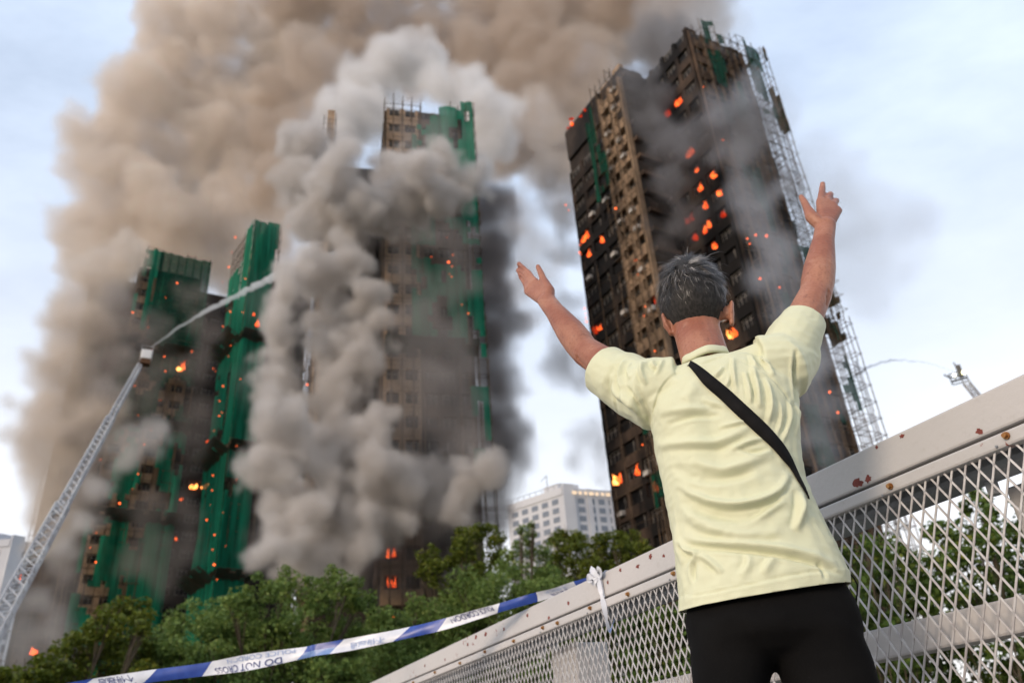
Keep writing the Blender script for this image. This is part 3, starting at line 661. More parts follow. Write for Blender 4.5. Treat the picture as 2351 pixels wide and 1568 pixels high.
E = [(hit(rnd.uniform(270, 415) - (y-700)*.12, y, fA[0], RNb, 2.8), rnd.uniform(.08, .2)) for y in np.linspace(650, 1290, 20)] + [(hit(440, 806, fA[0], RNb, 2.8), .24), (hit(490, 846, fA2[0], RNb, 1), .2)]
embers(E, 'orange embers along the dark green netting behind the ladder')
embers([(at(x, y, 95), rnd.uniform(.1, .2)) for x, y in ((45, 1305), (47, 1320), (44, 1334), (40, 1348), (46, 1328), (68, 1330), (62, 1340))], 'embers in a line beside the foot of the white ladder')
embers([(at(903, 1419, 40), .14)], 'single ember glowing among the tree leaves')

# ------------------------------------------------------------------ fire ladders and water jets
m_lad = mat('ladder_metal', (.55, .55, .55), .5, (.4, .4, .42), .5, metal=.3)
m_cage = mat('cage_white', (.75, .75, .75), .5); m_brown = mat('cage_underside', (.10, .05, .025), .8)
def ladder(foot, head, w0, w1, root, name):
    foot, head = Vector(foot), Vector(head); ax = head - foot; Ln = ax.length; ax.normalize(); sd = ax.cross(UP).normalized(); up = sd.cross(ax).normalized()
    n = int(Ln/1.1); secs = 4
    for s in range(secs):
        k0, k1 = s/secs - (.02 if s else 0), (s+1)/secs; b = MB(); w = w0 + (w1-w0)*(s/(secs-1)); h = w*.62
        P = lambda t, a, c: foot + ax*(Ln*t) + sd*(a*w/2) + up*(c*h)
        for a in (-1, 1):
            for c in (0, 1): b.bar(P(k0, a, c), P(k1, a, c), .08 if c else .10)
            m = max(3, int(n/secs))
            for q in range(m):
                t0, t1 = k0 + (k1-k0)*q/m, k0 + (k1-k0)*(q+1)/m
                b.bar(P(t0, a, q % 2), P(t1, a, (q+1) % 2), .05); b.bar(P(t0, a, 0), P(t0, a, 1), .045); b.bar(P(t0, -a, 1), P(t1, a, 1), .04)
        for q in range(int(n/secs*3)):
            t = k0 + (k1-k0)*q/(n/secs*3); b.bar(P(t, -1, 0), P(t, 1, 0), .045)
        b.build(name, m_lad, root)
top = at(322, 838, 95); low = at(0, 1430, 55); dr = (top - low).normalized(); foot = low - dr*((low.z - GROUND)/dr.z)
lad = thing('fire_ladder', foot, 'long white lattice fire ladder rising from the lower left with cage', 'fire ladder')
ladder(foot, top, 1.05, .45, lad, 'ladder_section')
cg = at(335, 822, 94.5); sd = Vector((cg.y, -cg.x, 0)).normalized(); fw = Vector((cg.x, cg.y, 0)).normalized()
me = bevbox(cg + UP*.35, sd*.62, fw*.5, UP*.62, .12); me.materials.append(m_cage); cage = link('cage', me, lad)
b = MB(); b.box(cg - UP*.62, sd*.55, fw*.5, UP*.3); b.build('cage_floor', m_brown, cage)
b = MB(); b.tube([cg + UP*.6 + sd*.2, cg + UP*1.2 + sd*.5], [.12, .09], 8); b.build('water_cannon', mat('cannon_red', (.35, .05, .04), .5), cage)
b = MB(); pr = [cg + UP*(1.35) + sd*(.62*a) + fw*(.5*c) for a, c in ((-1, -1), (1, -1), (1, 1), (-1, 1))]
for i in range(4): b.bar(pr[i], pr[(i+1) % 4], .03); b.bar(pr[i], pr[i] - UP*.5, .03)
b.build('cage_rail', m_lad, cage)
top2 = at(2218, 880, 105); low2 = at(2262, 935, 100); dr = (top2 - low2).normalized(); foot2 = low2 - dr*((low2.z - GROUND)/dr.z)
lad2 = thing('fire_ladder', foot2, 'dark distant fire ladder with lamps on its cage above the railing', 'fire ladder')
ladder(foot2, top2, 1.0, .7, lad2, 'ladder_section')
cg2 = at(2200, 864, 105); sd2 = Vector((cg2.y, -cg2.x, 0)).normalized(); fw2 = Vector((cg2.x, cg2.y, 0)).normalized()
b = MB(); m_dk = mat('cage_dark_metal', (.10, .10, .10), .6)
for z in (-.7, -.2, .35): 
    for q in range(4):
        a0, a1 = [(-1, -1), (1, -1), (1, 1), (-1, 1)][q], [(1, -1), (1, 1), (-1, 1), (-1, -1)][q]
        b.bar(cg2 + sd2*a0[0]*.9 + fw2*a0[1]*.5 + UP*z, cg2 + sd2*a1[0]*.9 + fw2*a1[1]*.5 + UP*z, .07)
for a in (-1, -.4, .3, 1): b.bar(cg2 + sd2*a*.9 - fw2*.5 - UP*.7, cg2 + sd2*a*.9 - fw2*.5 + UP*.35, .07)
b.box(cg2 + sd2*.35 + UP*.6, sd2*.3, fw2*.3, UP*.75); b.bar(cg2 + sd2*.2 + UP*1.2, cg2 + sd2*.05 + UP*1.9, .1); b.bar(cg2 - sd2*.9 + UP*.1, cg2 - sd2*1.4 + UP*.7, .1)
cage2 = b.build('cage', m_dk, lad2)
ml = emat('cage_lamp', (1.0, .95, .55), 9)
for a, z, r in ((.75, .05, .22), (-.35, .02, .17)):
    b = MB(); b.tube([cg2 + sd2*a - fw2*.62 + UP*z, cg2 + sd2*a - fw2*.72 + UP*z], r, 10, round_ends=False); b.build('lamp', ml, cage2)
# helpers for anything that is a body of drops or soot in the air: a closed skin filled with an even volume
def vol_mat(name, col, dens, aniso=.25):
    m = bpy.data.materials.new(name); m.use_nodes = True; n = m.node_tree; n.nodes.remove(n.nodes['Principled BSDF'])
    pv = n.nodes.new('ShaderNodeVolumePrincipled'); pv.inputs['Color'].default_value = (*col, 1); pv.inputs['Density'].default_value = dens; pv.inputs['Anisotropy'].default_value = aniso
    n.links.new(pv.outputs[0], n.nodes['Material Output'].inputs['Volume']); return m
def jet(pts, r0, r1, dens, label, seed, col=(.96, .97, .98)):
    rnd = random.Random(seed); P = [at(*p) for p in pts]; b = MB(); C = []; R = []
    for i in range(len(P)-1):
        for q in range(10):
            t = q/10; a = P[max(i-1, 0)]; p0, p1 = P[i], P[i+1]; d = P[min(i+2, len(P)-1)]
            C.append(.5*((2*p0) + (p1-a)*t + (2*a-5*p0+4*p1-d)*t*t + (3*p0-a-3*p1+d)*t**3))
    C.append(P[-1]); n = len(C)
    C = [c + Vector((rnd.gauss(0, .05), 0, rnd.gauss(0, .05)))*(1+2*i/n) for i, c in enumerate(C)]
    R = [(r0 + (r1-r0)*(i/n)**1.3)*rnd.uniform(.8, 1.2) for i in range(n)]
    b.tube(C, R, 9); o = b.build('water_jet', vol_mat('water_spray', col, dens, .3), None, True); return tag(o, label, 'water jet')
jet([(346, 798, 94), (430, 740, 93), (520, 690, 91), (610, 645, 88), (690, 610, 84), (770, 590, 80)], .12, .95, 1.5, 'long white water jet arcing from the ladder cage into the smoke', 1)
jet([(2188, 852, 105), (2140, 836, 104), (2085, 827, 102), (2030, 830, 99), (1985, 848, 96), (1955, 872, 93)], .07, .22, 2.2, 'thin distant water jet curving away from the dark cage', 2, (.7, .72, .75))
# ------------------------------------------------------------------ trees
def leaf_mat(name, c1, c2, c3):
    m = bpy.data.materials.new(name); m.use_nodes = True; n = m.node_tree; b = n.nodes['Principled BSDF']; b.inputs['Roughness'].default_value = .55; b.inputs['Specular IOR Level'].default_value = .25
    at_ = n.nodes.new('ShaderNodeAttribute'); at_.attribute_name = 'tint'
    cr = n.nodes.new('ShaderNodeValToRGB'); cr.color_ramp.elements[0].color = (*c1, 1); cr.color_ramp.elements[1].color = (*c3, 1); cr.color_ramp.elements[1].position = 1
    e_ = cr.color_ramp.elements.new(.55); e_.color = (*c2, 1)
    n.links.new(at_.outputs['Fac'], cr.inputs[0]); n.links.new(cr.outputs[0], b.inputs['Base Color'])
    tl = n.nodes.new('ShaderNodeBsdfTranslucent'); n.links.new(cr.outputs[0], tl.inputs[0]); ms = n.nodes.new('ShaderNodeMixShader'); ms.inputs[0].default_value = .35
    n.links.new(b.outputs[0], ms.inputs[1]); n.links.new(tl.outputs[0], ms.inputs[2]); n.links.new(ms.outputs[0], n.nodes['Material Output'].inputs[0]); return m
LM = {'olive': leaf_mat('leaves_olive', (.055, .085, .012), (.125, .155, .02), (.26, .25, .034)),
      'feather': leaf_mat('leaves_feathery', (.07, .125, .03), (.18, .26, .065), (.30, .34, .085)),
      'shrub': leaf_mat('leaves_shrub', (.045, .095, .02), (.11, .175, .036), (.24, .25, .042))}
m_bark = mat('bark', (.06, .045, .03), .9, (.10, .08, .055), 6, bump=.4, bscale=12)
def tree(clumps, d, kind, label, seed, leaf=.11, dens=1.0, jit=1.6, group='trees below the footbridge', tk=1.0):
    """clumps: (px, py, r_px) of the leaf masses; d their distance"""
    rs = np.random.RandomState(seed); rnd = random.Random(seed); B = []
    for (px, py, r) in clumps:
        dd = d + rnd.uniform(-jit, jit); c = at(px, py, dd); k = (c - CAM).dot(FW)/FPX; B.append((c, r*k))
    low = min(b[0].z for b in B); cx = sum(b[0].x for b in B)/len(B); cyy = sum(b[0].y for b in B)/len(B)
    root = thing('tree', (cx, cyy, GROUND), label, 'tree', group)
    tb = MB(); base = Vector((cx, cyy, GROUND)); fork = Vector((cx, cyy, GROUND + (low - GROUND)*.55))
    tb.tube([base, base.lerp(fork, .5) + Vector((.15, .1, 0)), fork], [.15*tk, .11*tk, .08*tk], 8, round_ends=False)
    for c, r in B:
        mid = fork.lerp(c, .5) + Vector((rnd.uniform(-.3, .3), rnd.uniform(-.3, .3), .3)); tb.tube([fork, mid, c, c + UP*r*.5], [.045*tk, .03*tk, .015*tk, .006*tk], 6)
        for q in range(4):
            v = Vector((rnd.gauss(0, 1), rnd.gauss(0, 1), rnd.gauss(.3, .8))).normalized(); tb.tube([mid.lerp(c, .6), c + v*r*.55, c + v*r*.95 + UP*r*.1], [.02*tk, .012*tk, .004*tk], 5)
    tb.build('trunk', m_bark, root, True)
    C = []; T = []
    for c, r in B:
        ns = 16; subs = rs.normal(size=(ns, 3)); subs /= np.linalg.norm(subs, axis=1)[:, None]; subs = subs*(rs.uniform(.35, .95, (ns, 1)))*r; sr = rs.uniform(.28, .48, ns)*r
        N = int(1700*r*r*dens*(.13/leaf)**2); i = rs.randint(0, ns, N); v = rs.normal(size=(N, 3)); v /= np.linalg.norm(v, axis=1)[:, None]
        p = subs[i] + v*(sr[i]*rs.uniform(.45, 1.0, N)**.6)[:, None]*np.array([1.15, 1.15, .8])
        C.append(p + np.array(c)); T.append(np.clip(rs.normal(.42, .17, N) + .14*(rs.uniform(-1, 1, ns)[i]), 0, 1))
    C = np.concatenate(C); T = np.concatenate(T); T[rs.uniform(size=len(T)) < .012] = 1.0; N = len(C)
    dv = rs.normal(size=(N, 3)); dv[:, 2] *= .6; dv /= np.linalg.norm(dv, axis=1)[:, None]
    sv = np.cross(dv, rs.normal(size=(N, 3)) + np.array([0, 0, 1.2])); sv /= np.linalg.norm(sv, axis=1)[:, None] + 1e-9
    s = leaf*rs.uniform(.6, 1.25, N)[:, None]; a = dv*s*.62; q = sv*s*.40
    V = np.stack([C - a, C + q, C + a, C - q], 1).reshape(-1, 3)
    me = bpy.data.meshes.new('crown'); me.vertices.add(4*N); me.vertices.foreach_set('co', V.astype(np.float32).ravel()); me.loops.add(4*N); me.loops.foreach_set('vertex_index', np.arange(4*N, dtype=np.int32))
    me.polygons.add(N); me.polygons.foreach_set('loop_start', np.arange(0, 4*N, 4, dtype=np.int32))
    me.update(calc_edges=True)
    at_ = me.attributes.new('tint', 'FLOAT', 'FACE'); at_.data.foreach_set('value', T.astype(np.float32)); me.materials.append(LM[kind])
    link('crown', me, root); return root
def fill(x0, x1, ytop, ybot, r, seed):
    q = random.Random(seed); out = []; y = ytop
    while y < ybot:
        x = x0 + q.uniform(0, r)
        while x < x1: out.append((x, y + q.uniform(-.3, .3)*r, r*q.uniform(.8, 1.15))); x += r*1.3
        y += r*1.2
    return out
tree([(250, 1432, 42), (298, 1402, 40), (268, 1398, 30), (320, 1425, 30), (210, 1468, 42), (170, 1500, 50), (240, 1490, 55), (320, 1480, 38), (120, 1530, 50), (60, 1555, 48), (10, 1560, 45), (150, 1570, 60), (250, 1560, 60), (330, 1440, 24)] + fill(-20, 380, 1590, 1680, 55, 31), 24, 'olive', 'dark olive tree with rounded clumps in front of the dark green netting', 1, .105, 1.0)
tree([(400, 1450, 50), (470, 1415, 55), (545, 1390, 50), (610, 1350, 45), (650, 1330, 32), (690, 1370, 50), (755, 1325, 36), (800, 1345, 42), (820, 1385, 40), (740, 1400, 60), (560, 1450, 70), (650, 1440, 70), (460, 1490, 70), (370, 1520, 60), (560, 1530, 75), (680, 1520, 75), (780, 1470, 65), (430, 1560, 60), (800, 1550, 70)] + fill(330, 880, 1500, 1680, 60, 32), 26, 'feather', 'broad light green tree below the middle of the police tape', 2, .095, .9)
tree([(900, 1420, 38), (955, 1385, 30), (1000, 1400, 34), (935, 1460, 50), (1005, 1470, 52), (880, 1510, 60), (960, 1540, 65), (1050, 1530, 60), (860, 1570, 50)] + fill(860, 1100, 1440, 1680, 55, 33), 31, 'feather', 'loose green tree whose leaves half hide a single ember', 3, .095, .7)
tree([(985, 1278, 28), (1000, 1300, 26), (972, 1308, 22), (992, 1330, 22), (1060, 1240, 34), (1100, 1222, 30), (1140, 1240, 28), (1085, 1265, 40), (1150, 1275, 36), (1050, 1290, 32), (1060, 1330, 36), (1110, 1320, 45), (1040, 1380, 36)], 38, 'olive', 'dark green tree with a rounded crown against the centre smoke', 4, .13, 1.0)
tree([(1215, 1228, 22), (1200, 1255, 26), (1240, 1270, 32), (1180, 1300, 45), (1250, 1325, 52), (1130, 1370, 55), (1210, 1390, 62), (1300, 1370, 48), (1100, 1440, 55), (1180, 1460, 62), (1270, 1440, 55), (1080, 1500, 60), (1160, 1540, 60), (1195, 1215, 12), (1222, 1205, 10)] + fill(1040, 1330, 1360, 1640, 52, 34), 31, 'feather', 'feathery green tree rising above the tied end of the tape', 5, .09, .7)
tree([(1275, 1240, 24), (1305, 1232, 28), (1335, 1245, 26), (1290, 1268, 34), (1330, 1280, 36), (1270, 1300, 30), (1340, 1320, 44)] + fill(1240, 1400, 1330, 1480, 40, 35), 41, 'olive', 'dark round tree in front of the pale far block', 6, .13, 1.1)
tree([(1375, 1248, 24), (1410, 1236, 28), (1450, 1245, 28), (1478, 1262, 22), (1390, 1275, 34), (1440, 1278, 36), (1370, 1310, 40), (1420, 1320, 40), (1480, 1300, 24)] + fill(1360, 1500, 1320, 1460, 40, 36), 39, 'olive', 'dark round tree at the foot of the brown tower beside the rail', 7, .13, 1.1)
tree(fill(1240, 1600, 1420, 1640, 52, 8), 17, 'shrub', 'dark leafy shrub seen through the mesh left of the man', 8, .08, 1.2, 1.0, 'shrubs behind the railing mesh', .3)
tree([(1945, 1270, 26), (1985, 1245, 22), (2030, 1265, 38), (1960, 1310, 40), (2060, 1300, 45), (2010, 1350, 50), (2100, 1330, 50), (1950, 1390, 50), (2050, 1400, 55), (1980, 1460, 60), (2080, 1470, 60), (1930, 1540, 50), (2030, 1550, 60), (2110, 1410, 50), (2110, 1550, 50)], 14, 'shrub', 'leafy green shrub behind the mesh beside the black shorts', 9, .08, 1.2, 1.0, 'shrubs behind the railing mesh', .3)
tree([(2235, 1125, 20), (2255, 1150, 26), (2220, 1165, 20), (2265, 1185, 28), (2150, 1215, 30), (2180, 1245, 36), (2230, 1235, 40), (2280, 1250, 45), (2330, 1230, 45), (2150, 1290, 42), (2220, 1300, 50), (2300, 1310, 50), (2360, 1320, 50), (2170, 1370, 55), (2260, 1380, 60), (2340, 1390, 55), (2180, 1460, 60), (2280, 1460, 60), (2370, 1470, 60), (2180, 1550, 60), (2280, 1550, 60), (2370, 1550, 60), (2340, 1160, 22)], 15, 'shrub', 'tall leafy tree behind the mesh panel at the thick post', 10, .085, 1.2, 1.2, 'shrubs behind the railing mesh', .3)

# ------------------------------------------------------------------ smoke
ico2 = bmesh.new(); bmesh.ops.create_icosphere(ico2, subdivisions=2, radius=1); SV = np.array([v.co[:] for v in ico2.verts]); SF = np.array([[v.index for v in f.verts] for f in ico2.faces])
def soot_group(vox, band, amp, scale, warp, inner, seed, bias=.5):
    """node tree: closed billow skin -> grid of soot density, frayed by noise"""
    g = bpy.data.node_groups.new('soot_density', 'GeometryNodeTree')
    g.interface.new_socket('Geometry', in_out='INPUT', socket_type='NodeSocketGeometry'); g.interface.new_socket('Geometry', in_out='OUTPUT', socket_type='NodeSocketGeometry')
    N = g.nodes.new; K = g.links.new
    gi, go = N('NodeGroupInput'), N('NodeGroupOutput'); src = gi.outputs[0]
    pos = N('GeometryNodeInputPosition').outputs[0]
    def math_(op, a, b=None, clamp=False):
        m = N('ShaderNodeMath'); m.operation = op; m.use_clamp = clamp
        for i, q in enumerate((a, b)):
            if q is None: continue
            if isinstance(q, (int, float)): m.inputs[i].default_value = q
            else: K(q, m.inputs[i])
        return m.outputs[0]
    def vmath(op, a, b):
        m = N('ShaderNodeVectorMath'); m.operation = op
        for i, q in enumerate((a, b)):
            if isinstance(q, tuple): m.inputs[i].default_value = q
            elif isinstance(q, (int, float)): m.inputs['Scale'].default_value = q
            else: K(q, m.inputs[i])
        return m.outputs['Value'] if op in ('DOT_PRODUCT', 'LENGTH') else m.outputs[0]
    def noise_(vec, sc_, det, rough=.55, col=False):
        n = N('ShaderNodeTexNoise'); n.inputs['Scale'].default_value = sc_; n.inputs['Detail'].default_value = det; n.inputs['Roughness'].default_value = rough; K(vec, n.inputs['Vector']); return n.outputs['Color' if col else 'Fac']
    p0 = vmath('ADD', pos, (seed*13.7, seed*7.1, seed*3.3))
    wv = vmath('SUBTRACT', noise_(p0, scale*.7, 2, .5, True), (.5, .5, .5)); pw = vmath('ADD', pos, vmath('SCALE', wv, warp))
    pr = N('GeometryNodeProximity'); pr.target_element = 'FACES'
    K(src, pr.inputs[0]); K(pw, pr.inputs['Sample Position'] if 'Sample Position' in pr.inputs else pr.inputs['Source Position'])
    sn = N('GeometryNodeSampleNearestSurface'); sn.data_type = 'FLOAT_VECTOR'; nm = N('GeometryNodeInputNormal')
    K(src, sn.inputs['Mesh']); K(nm.outputs[0], sn.inputs['Value']); K(pw, sn.inputs['Sample Position'])
    side = vmath('DOT_PRODUCT', vmath('SUBTRACT', pw, pr.outputs['Position']), sn.outputs[0])
    sd = math_('MULTIPLY', pr.outputs['Distance'], math_('MULTIPLY', math_('SIGN', side), -1.0))        # + inside
    n1 = math_('SUBTRACT', noise_(vmath('ADD', p0, vmath('SCALE', wv, warp*.8)), scale, 6, .68), .5)
    # cauliflower lobes
    vo = N('ShaderNodeTexVoronoi'); vo.feature = 'SMOOTH_F1'; vo.inputs['Scale'].default_value = scale*1.3; vo.inputs['Smoothness'].default_value = .35; K(vmath('ADD', p0, vmath('SCALE', wv, warp*.5)), vo.inputs['Vector'])
    lob = math_('SUBTRACT', .45, vo.outputs['Distance'])
    s = math_('ADD', math_('ADD', sd, bias*amp), math_('ADD', math_('MULTIPLY', n1, amp*2.4), math_('MULTIPLY', lob, amp*1.3)))
    d = math_('DIVIDE', s, band, True)
    mod = math_('ADD', math_('MULTIPLY', math_('SUBTRACT', noise_(p0, scale*1.7, 3), .38, ), 3.0*inner), 1.0 - inner*.6); mod = math_('MAXIMUM', mod, .08)
    d = math_('MULTIPLY', d, mod)
    bb = N('GeometryNodeBoundBox'); K(src, bb.inputs[0])
    vc = N('GeometryNodeVolumeCube'); K(d, vc.inputs['Density']); mn = vmath('SUBTRACT', bb.outputs['Min'], (amp,)*3); mxx = vmath('ADD', bb.outputs['Max'], (amp,)*3); K(mn, vc.inputs['Min']); K(mxx, vc.inputs['Max'])
    sz = vmath('SUBTRACT', mxx, mn); sp = N('ShaderNodeSeparateXYZ'); K(sz, sp.inputs[0])
    for i, ax in enumerate('XYZ'):
        r = math_('DIVIDE', sp.outputs[i], vox); K(r, vc.inputs['Resolution ' + ax])
    sm = N('GeometryNodeSetMaterial'); K(vc.outputs[0], sm.inputs['Geometry']); K(sm.outputs[0], go.inputs[0])
    return g, sm
def smoke(label, puffs, col, dens, vox, seed, disp=((5.0, 1.3), (1.9, .55)), child=10, jit=1.0, aniso=.2, grow=1.0, name='smoke_plume', gv=None, bandw=1.6, amp=1.6, nscale=.22, warp=3.0, inner=.5):
    """puffs: (px, py, distance, r_px); grown into cauliflower billows and filled with an even volume"""
    rs = np.random.RandomState(seed); rnd = random.Random(seed); S = []; gv = gv or vox*1.25
    for (px, py, dd, r) in puffs:
        c = at(px, py, dd + rnd.uniform(-1, 1)*jit); k = (c - CAM).dot(FW)/FPX; r = r*k*grow; S.append((np.array(c), r))
        for q in range(child):
            v = rs.normal(size=3); v /= np.linalg.norm(v); S.append((np.array(c) + v*r*rs.uniform(.7, 1.05), r*rs.uniform(.16, .48)))
    V = np.concatenate([SV*r + c for c, r in S]); F = np.concatenate([SF + i*len(SV) for i in range(len(S))])
    me = bpy.data.meshes.new(name); me.vertices.add(len(V)); me.vertices.foreach_set('co', V.astype(np.float32).ravel())
    me.loops.add(F.size); me.loops.foreach_set('vertex_index', F.astype(np.int32).ravel()); me.polygons.add(len(F)); me.polygons.foreach_set('loop_start', np.arange(0, F.size, 3, dtype=np.int32)); me.update(calc_edges=True)
    o = link(name, me); r = o.modifiers.new('r', 'REMESH'); r.mode = 'VOXEL'; r.voxel_size = vox
    for i, (s_, a_) in enumerate(disp):
        t = bpy.data.textures.new('billow', 'CLOUDS'); t.noise_basis = 'VORONOI_F1'; t.noise_scale = s_; t.noise_depth = 1
        dm = o.modifiers.new('d', 'DISPLACE'); dm.texture = t; dm.texture_coords = 'GLOBAL'; dm.strength = -2*a_; dm.mid_level = .4
    r2 = o.modifiers.new('r2', 'REMESH'); r2.mode = 'VOXEL'; r2.voxel_size = vox*.9; r2.use_smooth_shade = True
    me = baked(o); me.name = name; me.materials.clear(); vm = vol_mat('smoke', col, dens*2.0, aniso); me.materials.append(vm)
    o = tag(link(name, me), label, 'smoke', kind='stuff')
    g, smn = soot_group(gv, bandw, amp, nscale, warp, inner, seed % 17); smn.inputs['Material'].default_value = vm
    o.modifiers.new('soot', 'NODES').node_group = g
    return o
def band(rows, d, r, seed, step=1.25, dj=8):
    """rows: (y, x0, x1) -> puffs filling that outline"""
    q = random.Random(seed); out = []
    for (y, x0, x1) in rows:
        n = max(1, int(round((x1-x0)/(r*step)))); 
        for i in range(n+1): out.append((x0 + (x1-x0)*(i/n if n else .5) + q.uniform(-.3, .3)*r, y + q.uniform(-.35, .35)*r, d + q.uniform(-dj, dj), r*q.uniform(.75, 1.25)))
    return out
BEIGE = (.86, .785, .71); BROWN = (.71, .625, .55); GREY = (.78, .75, .725); PALE = (.90, .885, .875); DARK = (.33, .30, .29); SLATE = (.60, .60, .61)
def S3(L, d): return [(x, y, d, r) for x, y, r in L]
smoke('great beige brown smoke plume rolling up behind the left towers', band([(575, 230, 500), (500, 200, 600), (420, 210, 660), (340, 260, 680), (250, 340, 660), (160, 380, 660), (60, 400, 640), (-50, 420, 640), (610, 430, 560)], 142, 84, 1) + [(280, 410, 142, 80), (520, 640, 140, 50)], BEIGE, .13, 1.1, 101, ((11, 2.6), (4.2, 1.2)), 11, gv=.8, bandw=1.8, amp=3.2, nscale=.14, warp=5.0, inner=.6)
smoke('brown smoke cloud spread across the sky above the towers', band([(120, 680, 1060), (30, 700, 1540), (-70, 700, 1640), (130, 1120, 1360), (230, 680, 780), (230, 1150, 1300), (330, 1190, 1290), (330, 640, 700), (420, 620, 690)], 128, 86, 2) + [(650, 530, 126, 62), (640, 600, 126, 50), (780, 310, 118, 56), (965, 205, 112, 44)], BROWN, .12, 1.1, 102, ((11, 2.6), (4.2, 1.2)), 11, gv=.8, bandw=1.8, amp=3.2, nscale=.14, warp=5.0, inner=.6)
smoke('pale billowing smoke round the top of the centre tower', [(745, 335, 90, 56), (700, 420, 90, 50), (790, 270, 92, 72), (840, 190, 94, 76), (920, 150, 95, 72), (980, 140, 96, 60), (1060, 210, 92, 66), (1110, 260, 90, 74), (1140, 310, 90, 55), (1080, 330, 90, 60), (860, 260, 92, 60), (1010, 190, 93, 50), (1100, 390, 90, 50)], PALE, .34, .6, 103, ((6, 1.6), (2.4, .75), (1.1, .25)), 12)
front = [(700, 330, 40), (690, 430, 36), (705, 520, 34), (690, 610, 36), (655, 700, 36), (650, 790, 36), (640, 880, 40), (645, 970, 44), (640, 1060, 42), (650, 1150, 46), (650, 1240, 44), (700, 1290, 44), (760, 1300, 40), (735, 640, 34), (750, 720, 36), (790, 540, 36), (830, 470, 40), (800, 610, 36), (760, 800, 36), (780, 900, 42), (830, 830, 36), (850, 770, 32), (770, 990, 46), (840, 1000, 42), (720, 1060, 40), (800, 1090, 50), (870, 1080, 44), (930, 1090, 40), (990, 1090, 44), (1050, 1110, 44), (1100, 1090, 34), (880, 1150, 50), (960, 1150, 46), (1040, 1160, 40), (770, 1190, 50), (830, 1230, 44), (900, 400, 34), (960, 385, 36), (1010, 400, 40), (1060, 430, 40), (990, 450, 40), (910, 460, 40), (870, 510, 34), (950, 500, 30), (760, 420, 40), (740, 480, 36), (790, 360, 30), (840, 690, 32), (700, 1180, 40)]
smoke('dense grey smoke billows covering the centre tower', [(x, y, 70, r*1.32) for x, y, r in front], (.79, .755, .725), .62, .36, 104, ((3.8, 1.2), (1.6, .6)), 12, 4.0, gv=.34, bandw=.95, amp=1.7, nscale=.30, warp=2.6, inner=.6)
smoke('dark pockets set in the gaps of the grey billows of the centre tower', S3([(860, 375, 30), (790, 480, 30), (830, 545, 30), (872, 610, 28), (765, 690, 26), (855, 720, 30), (720, 930, 26), (800, 960, 26), (870, 1010, 28), (850, 1130, 32), (780, 1150, 28), (900, 1190, 40), (980, 1200, 40), (1060, 1190, 36), (740, 1240, 26), (700, 840, 22)], 69.5), (.26, .24, .23), .16, .5, 206, ((4, 1.3), (1.6, .7)), 10, 1.5, gv=.5, amp=1.5, nscale=.28)  # dark puffs set in the gaps between the billows
smoke('dark smoke layer added behind the grey billows to shade their gaps', [(x, y, 77, r*1.25) for x, y, r in front[::2]], (.34, .31, .30), .22, .7, 205, ((5, 1.5), (2, .8)), 9, 1.5)  # added dark layer: shade between the billows put into the smoke colour
smoke('soft outer haze of the grey smoke at the centre tower', [(x, y, 70, r*2.4) for x, y, r in front[::2]], GREY, .012, .9, 204, ((5, 2.0), (2, 1.0)), 9, 3.0)
smoke('thin grey smoke veil drifting over the centre tower scaffold', S3([(920, 640, 66), (960, 760, 80), (1010, 700, 70), (1020, 820, 80), (960, 880, 80), (1000, 960, 80), (900, 960, 66), (1030, 560, 66), (940, 560, 60), (1000, 300, 44), (940, 330, 36), (1060, 900, 60), (1080, 1000, 60), (1060, 760, 50), (1070, 640, 50), (980, 270, 46), (1035, 300, 40), (930, 290, 36), (740, 330, 50), (720, 290, 40), (790, 330, 44)], 69), (.56, .52, .50), .075, .6, 105, ((4, 1.4), (1.6, .6)), 9, 2.0)
smoke('black smoke round the burning foot of the centre tower', S3([(900, 1240, 60), (960, 1240, 60), (1020, 1230, 60), (880, 1320, 50), (940, 1320, 60), (1010, 1310, 60), (1080, 1220, 50), (1110, 1180, 46), (1060, 1290, 50), (840, 1300, 40), (820, 1340, 40)], 76), DARK, .16, .6, 117, ((5, 1.5), (2, .7)), 10, 2)
smoke('dark smoke pouring from the right side of the centre tower', [(1105, 470, 90, 56), (1125, 560, 91, 62), (1110, 650, 90, 66), (1130, 740, 90, 60), (1125, 830, 90, 62), (1150, 900, 91, 52), (1135, 980, 90, 66), (1155, 1050, 90, 58), (1125, 1130, 90, 56), (1090, 1200, 90, 60)], (.40, .365, .355), .30, .6, 106, ((6, 1.8), (2.2, .8), (1, .3)), 12, grow=1.25)
smoke('brown smoke curling between the centre tower and the brown tower', [(1175, 480, 100, 60), (1215, 560, 100, 62), (1185, 650, 100, 60), (1200, 730, 100, 42), (1175, 1000, 100, 46), (1260, 300, 104, 66), (1240, 400, 103, 50), (1285, 480, 102, 50), (1290, 380, 102, 50), (1220, 260, 104, 66), (1165, 1090, 100, 40), (1280, 570, 101, 46), (1260, 640, 101, 36)], (.78, .69, .61), .085, .7, 107, ((6, 1.9), (2.2, .9)), 12)
smoke('dark smoke clinging to the left edge of the brown tower', [(1310, 790, 92, 42), (1285, 840, 92, 36), (1330, 860, 92, 36), (1305, 690, 92, 30), (1360, 1010, 90, 30), (1372, 1060, 90, 32), (1350, 970, 90, 22), (1285, 500, 92, 36), (1300, 570, 92, 32), (1275, 420, 92, 36)], (.40, .36, .33), .14, .5, 108, ((4, 1.6), (1.6, .9)), 14, grow=1.35)
